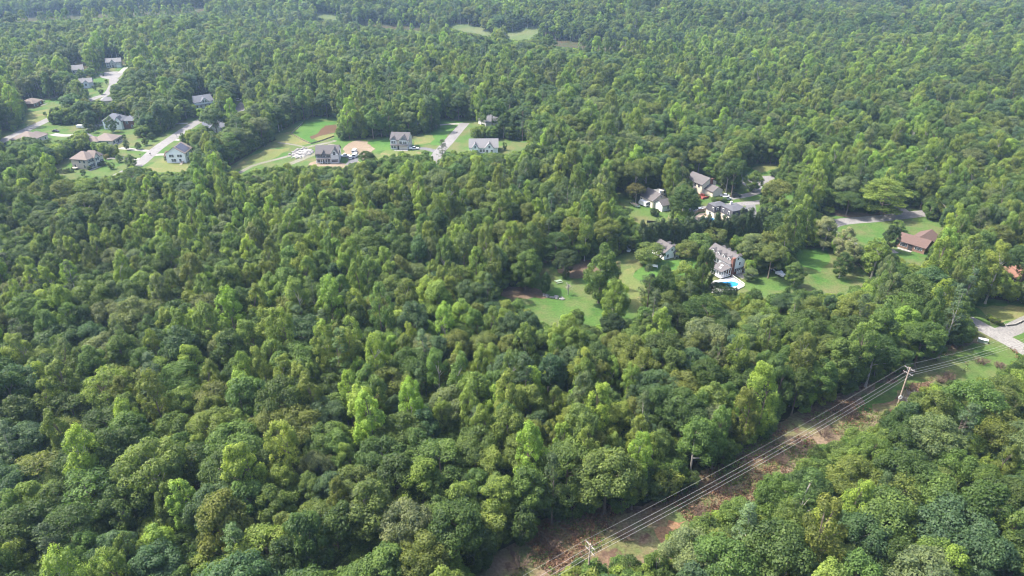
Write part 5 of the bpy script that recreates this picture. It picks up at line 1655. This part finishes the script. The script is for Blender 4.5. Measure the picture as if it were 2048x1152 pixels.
def bush(name, label, px, py, w, h, tint, group=None, kind='young'):
    p = G(px, py)
    i = rnd.choice(OF[kind])
    pr = PROTO[i]
    o = plant(name, label, i, (p.x, p.y, -0.1), rnd.uniform(0, 6.28), (w / 2 / pr['R'], w / 2 / pr['R'], h / pr['H']), jitter_tint(tint, rnd, .08), group, "bush")
    return o
BUSH = [(1978, 640, 2.6, 2.0, 'dark green', "low dark bush, first along the corner stone wall"), (1984, 644, 2.4, 2.2, 'yellow green', "yellowish ball bush, second along the corner stone wall"),
        (1993, 648, 2.4, 2.2, 'yellow green', "yellowish ball bush, third along the corner stone wall"), (2002, 651, 2.0, 1.3, 'dark green', "flat dark bush, fourth along the corner stone wall"),
        (1428, 405, 4, 3.0, 'mid green', "shrub at the cream garage gable, first of the drive shrubs"), (1437, 404, 4, 2.8, 'olive green', "second of the drive shrubs below the cream garage"),
        (1446, 404, 3.6, 2.6, 'mid green', "third of the drive shrubs, nearest the silver car"), (1399, 411, 2.4, 3.2, 'mid green', "little lawn tree below the red patio"),
        (1385, 406, 2.6, 3.0, 'dark green', "little lawn tree left of the red patio"), (1306, 431, 3.4, 3.6, 'deep green', "dark shrub at the white garage's corner"), (1312, 433, 3.4, 3.8, 'deep green', "second dark shrub against the white garage"),
        (1655, 428, 6, 3.4, 'yellow green', "bright low bush beside the upper verge"), (1548, 352, 6, 3.2, 'dark green', "dark bush at the turning circle's lawn"), (1565, 358, 12, 5.0, 'deep green', "wide dark bush mass below the turning circle's lawn"),
        (364, 272, 2.2, 2.2, 'dark green', "dark ball bush on the straight road's far verge"), (91, 232, 2.4, 3.4, 'mid green', "young tree on the dry lawn by the left road"), (1010, 300, 3, 5, 'dark green', "small tree on the lawn right of the long low house"),
        (192, 172, 3, 3, 'dark green', "first dark ball shrub on the far sloping lawn"), (200, 175, 3.4, 4, 'dark green', "second dark ball shrub on the far sloping lawn"), (214, 168, 3.2, 4, 'mid green', "third shrub on the far sloping lawn, nearest the wood"),
        (190, 180, 3.6, 4, 'dark green', "dark ball shrub low on the far sloping lawn"), (203, 189, 4, 4.4, 'deep green', "dark shrub beside the far road's bend"), (207, 152, 3, 3.5, 'dark green', "dark tree at the rim of the far turning circle"),
        (180, 340, 3, 2.4, 'dark green', "round bush at the beige house's corner"), (205, 330, 7, 1.8, 'dark green', "planting along the beige house's shuttered front"), (214, 319, 3.6, 3.2, 'brownish green', "brownish bush at the end of the beige house"),
        (248, 278, 3.4, 3.4, 'deep green', "dark bush at the corner of the tan hipped house"), (188, 266, 4.0, 6, 'deep green', "dark cone at the tan hipped house's back lawn"), (332, 322, 2, 2.6, 'dark green', "bush at the white solar house's corner")]
for (px, py, w, h_, tn, lab) in BUSH:
    bush("garden_bush", lab, px, py, w, h_, tn)
for i in range(11):
    bush("hedge_shrub", f"{ORD[i]} small dark shrub from the wood in the row behind the beige house", 92 + i * 5.4, 347.5 - (abs(i - 5) < 2) - .75 * max(0, i - 6), 2.0, 2.8, 'deep green', "dark shrubs in a row on the near left lawn", 'cypress')
for i in range(7):
    bush("hedge_shrub", f"{ORD[i]} small dark shrub from the shed in the row behind the stone house", 170 + i * 4.6, 269.5 - i * 1.9, 2.2, 3.0, 'deep green', "dark shrubs in a row behind the stone house", 'cypress')

def twig_tree(name, label, px, py, w, h, mat, cat, n=26, seed=1, group=None):
    """leafless bush or tree: a fan of thin forking stems"""
    p = G(px, py)
    r_ = random.Random(seed)
    root = thing(name, label, cat, (p.x, p.y, 0), 0, group)
    mb = MB()
    trunk_h = h * .35 if cat == "tree" else .05
    if cat == "tree":
        MB().tube([(0, 0, -.2), (.05, 0, trunk_h), (0, .05, h * .8)], [.16, .13, .04], 6).build("trunk", mat, root)
    for k in range(n):
        a, e = r_.uniform(0, 6.28), r_.uniform(.2, 1.0)
        z0 = trunk_h + (r_.uniform(0, h * .4) if cat == "tree" else 0)
        tip = Vector((math.cos(a) * w / 2 * e, math.sin(a) * w / 2 * e, h * r_.uniform(.45, 1.0)))
        st = Vector((0, 0, z0)) if cat == "tree" else Vector((math.cos(a) * w * .2 * e, math.sin(a) * w * .2 * e, 0))
        tip.z = max(tip.z, z0 + .3)
        m_ = st.lerp(tip, .55) + Vector((r_.uniform(-.2, .2), r_.uniform(-.2, .2), .15))
        mb.tube([st, m_, tip], [.06, .045, .015], 3)
        for q in range(5):
            t2 = m_ + Vector((r_.uniform(-.7, .7), r_.uniform(-.7, .7), r_.uniform(.1, .8)))
            mb.tube([m_.lerp(tip, q / 6), t2], [.035, .012], 3)
    mb.build("branches", mat, root)
    return root
twig_tree("bare_tree", "small leafless tree alone in the middle of the long lawn", 1136, 590, 3.2, 5.2, M['grey_twig'], "tree", 20, 2)

# ------------------------------------------------------------------ scrub in the cleared strip
rs = np.random.default_rng(5)
n_s = 17000
cxp = rs.uniform(900, 2060, n_s); cyp = rs.uniform(670, 1240, n_s)
keep = inside(cxp, cyp, [(a, b) for a, b in CORR])
cxp, cyp = cxp[keep], cyp[keep]
pos = np.array([G(a, b)[:] for a, b in zip(cxp, cyp)])
dens = wave(pos[:, 0], pos[:, 1], 9.0, 1.3) + 0.6 * wave(pos[:, 0], pos[:, 1], 3.5, .2)
verge = inside(cxp, cyp, [(1700, 830), (1760, 770), (1850, 730), (1950, 690), (2010, 700), (1960, 730), (1880, 752), (1810, 775)])
ok = (dens > -0.12) & (~verge | (rs.uniform(0, 1, len(dens)) < .06))
pos, dens = pos[ok], dens[ok]
hue = wave(pos[:, 0], pos[:, 1], 6.0, 4.0) + rs.normal(0, .25, len(pos))
pal = np.array([(0.130, 0.074, 0.052), (0.165, 0.118, 0.076), (0.085, 0.125, 0.036), (0.11, 0.155, 0.042), (0.065, 0.09, 0.03), (0.125, 0.075, 0.058)])
V_, T_, S_ = [], [], []
for q, (p, d, hu) in enumerate(zip(pos, dens, hue)):
    k = int(rs.integers(10, 22))
    wq = rs.uniform(.5, 1.5) * (1 + max(0, d))
    hq = rs.uniform(.3, 1.2) * (1 + max(0, d))
    dd = unit(rs, k)
    dd[:, 2] = abs(dd[:, 2])
    C_ = p + dd * np.array([wq, wq, hq]) * rs.uniform(.5, 1, (k, 1))
    N_ = dd + rs.normal(0, .5, (k, 3)); N_ /= np.linalg.norm(N_, axis=1, keepdims=True)
    V_.append(leaf_quads(C_, N_, rs.uniform(.25, .6, k), rs, .6))
    if hu > .22: ci = rs.choice([2, 3, 4, 3])
    elif hu < .02: ci = rs.choice([0, 1, 5, 0])
    else: ci = rs.integers(0, 6)
    T_.append(np.tile(pal[ci] * rs.uniform(.75, 1.25), (k, 1)))
    S_.append(rs.uniform(.2, .8, k))
me = quad_mesh("undergrowth", np.concatenate(V_), np.concatenate(S_), M['scrub'])
at = me.attributes.new("tint", 'FLOAT_VECTOR', 'FACE')
at.data.foreach_set("vector", np.concatenate(T_).astype(np.float32).ravel())
tag(link("undergrowth", me), "brown and green brambles covering the cleared strip under the wires", "undergrowth", None, 'stuff')
DEAD = [(1815, 812, 6, 3.0, 'grey_twig', "grey dead brush at the foot of the power pole"), (1826, 798, 5, 2.6, 'grey_twig', "grey dead brush uphill of the power pole"), (1790, 838, 5, 2.0, 'twig', "brown dry bush below the power pole"),
        (1895, 758, 5, 2.4, 'twig', "round brown dry bush on the green verge, beyond the power pole"), (1880, 764, 4, 1.8, 'twig', "smaller brown bush beside the round one on the verge"), (1770, 850, 5, 2.0, 'twig', "brown dry bush at the bright trees' edge, downhill of the pole"),
        (1700, 830, 6, 2.0, 'twig', "brown dry bush under the wires, uphill half of the strip"), (1650, 872, 6, 2.4, 'twig', "brown bush halfway along the cleared strip"), (1560, 925, 5, 2.2, 'twig', "brown bush near the pale soil patch"),
        (1395, 1030, 6, 2.2, 'twig', "brown bush above the second clay patch"), (1250, 1075, 6, 2.4, 'twig', "brown bush right of the orange clay"), (1100, 1090, 6, 2.4, 'twig', "brown bush left of the orange clay"), (1040, 1130, 6, 2.2, 'twig', "brown bush at the lower end of the strip"),
        (1960, 726, 6, 2.0, 'twig', "reddish dry bush on the verge near the road"), (2000, 736, 5, 1.8, 'twig', "dry bush at the right-hand trees by the road")]
for i, (px, py, w, h_, mt, lab) in enumerate(DEAD):
    twig_tree("dry_bush", lab, px, py, w, h_, M[mt], "bush", 44, 30 + i)

# ------------------------------------------------------------------ plant the wood
chosen = scatter()
cx_, cy_, dep_ = project(np.stack([xx[chosen], yy[chosen], hh[chosen] * 0.66 + terrain(xx[chosen], yy[chosen])], 1))
form = {'oak': ('domed', 'oak'), 'maple': ('oval', 'maple'), 'poplar': ('slender', 'poplar'), 'beech': ('layered', 'beech'), 'pine': ('pointed', 'pine'), 'young': ('bushy', 'young tree')}
cand = [j for j in range(len(chosen)) if -10 < cx_[j] < 2058 and -10 < cy_[j] < 1165 and not bad[chosen[j]]]
cand.sort(key=lambda j: dep_[j])
single = set(cand[:265])
used_lab = set()
pts, tints, rots, scls, idxs = [], [], [], [], []
tree_n = 0
for j, i in enumerate(chosen):
    k = kinds[ki2[i]]
    tn = pick(k, rnd)
    gt = 1.0 + 0.16 * float(wave(xx[i], yy[i], 38.0, 3.1))
    tint = [c * gt for c in jitter_tint(tn, rnd)]
    pi_ = rnd.choice(OF[k])
    rot = rnd.uniform(0, 6.28)
    sx = float(base_sc[i]) * rnd.uniform(.93, 1.08)
    sc = (sx, sx, float(zsc[i]))
    if j in single:
        pxp, pyp = int(round(cx_[j] / 20.48)), int(round(cy_[j] / 11.52))
        pxp, pyp = max(0, min(99, pxp)), max(0, min(99, pyp))
        f, nm = form[k]
        size = "tall" if hh[i] > 21.5 else ("small" if hh[i] < 14 else "middling")
        mate = min((q for q in single if q != j), key=lambda q: (cx_[q] - cx_[j]) ** 2 + (cy_[q] - cy_[j]) ** 2)
        mf, mn = form[kinds[ki2[chosen[mate]]]]
        mk = lambda: f"{size} {f} {tn} {nm} beside {'an' if mf[0] in 'aeiou' else 'a'} {mf} {mn}, {spell(pxp)} percent across, {spell(pyp)} down"
        lab = mk()
        while lab in used_lab:
            pyp += 1
            lab = mk()
        used_lab.add(lab)
        plant(NAME[k], lab, pi_, (float(xx[i]), float(yy[i]), 0), rot, sc, tint, "trees of the near wood")
        tree_n += 1
    else:
        pts.append((float(xx[i]), float(yy[i]), float(terrain(xx[i], yy[i])))); tints.append(tint); rots.append(rot); scls.append(sc); idxs.append(pi_)

for (x, y, sc) in understory():
    pts.append((x, y, 0)); tints.append(jitter_tint(pick('young', rnd), rnd)); rots.append(rnd.uniform(0, 6.28)); scls.append((sc, sc, sc * rnd.uniform(.8, 1.2))); idxs.append(rnd.choice(OF['young']))

src = bpy.data.collections.new("woodland_sources")
for i, p in enumerate(PROTO):
    o = bpy.data.objects.new(f"woodland_{chr(97 + i)}", p['whole'])
    src.objects.link(o)
me = bpy.data.meshes.new("forest")
me.from_pydata(pts, [], [])
for nm, ty, arr, key in (("tint", 'FLOAT_VECTOR', tints, "vector"), ("rot", 'FLOAT', rots, "value"), ("scl", 'FLOAT_VECTOR', scls, "vector"), ("idx", 'INT', idxs, "value")):
    a = me.attributes.new(nm, ty, 'POINT')
    a.data.foreach_set(key, np.array(arr, np.int32 if ty == 'INT' else np.float32).ravel())
fo = link("forest", me)
tag(fo, "closed broadleaf forest reaching from the near wood to the hazy distance", "forest", None, 'stuff')
ng = bpy.data.node_groups.new("forest_planting", 'GeometryNodeTree')
ng.interface.new_socket("Geometry", in_out='INPUT', socket_type='NodeSocketGeometry')
ng.interface.new_socket("Geometry", in_out='OUTPUT', socket_type='NodeSocketGeometry')
N_ = ng.nodes
gi, go = N_.new("NodeGroupInput"), N_.new("NodeGroupOutput")
ip = N_.new("GeometryNodeInstanceOnPoints")
ci = N_.new("GeometryNodeCollectionInfo")
ci.inputs["Collection"].default_value = src
ci.inputs["Separate Children"].default_value = True
ci.inputs["Reset Children"].default_value = True
def named(nm, ty):
    n = N_.new("GeometryNodeInputNamedAttribute")
    n.data_type = ty
    n.inputs["Name"].default_value = nm
    return n.outputs["Attribute"]
cb = N_.new("ShaderNodeCombineXYZ")
ng.links.new(named("rot", 'FLOAT'), cb.inputs["Z"])
ng.links.new(gi.outputs[0], ip.inputs["Points"])
ng.links.new(ci.outputs[0], ip.inputs["Instance"])
ip.inputs["Pick Instance"].default_value = True
ng.links.new(named("idx", 'INT'), ip.inputs["Instance Index"])
ng.links.new(cb.outputs[0], ip.inputs["Rotation"])
ng.links.new(named("scl", 'FLOAT_VECTOR'), ip.inputs["Scale"])
ng.links.new(ip.outputs[0], go.inputs[0])
md = fo.modifiers.new("planting", 'NODES')
md.node_group = ng
print("single trees", tree_n, "forest points", len(pts), "crown triangles in all", sum(len(p['crown'].polygons) * 2 for p in PROTO))

# ------------------------------------------------------------------ air
hz = MB().box(-2700, 2700, -400, 3700, -1.0, 135.0).build("haze", None)
m = bpy.data.materials.new("haze")
m.use_nodes = True
nt = m.node_tree
for n in list(nt.nodes):
    nt.nodes.remove(n)
om = nt.nodes.new("ShaderNodeOutputMaterial")
pv = nt.nodes.new("ShaderNodeVolumePrincipled")
pv.inputs["Color"].default_value = (0.46, 0.68, 1.0, 1)
pv.inputs["Density"].default_value = 0.000105
pv.inputs["Anisotropy"].default_value = 0.2
nt.links.new(pv.outputs[0], om.inputs["Volume"])
hz.data.materials.append(m)
tag(hz, "thin pale blue haze lying over the distant forest", "haze", None, 'stuff')
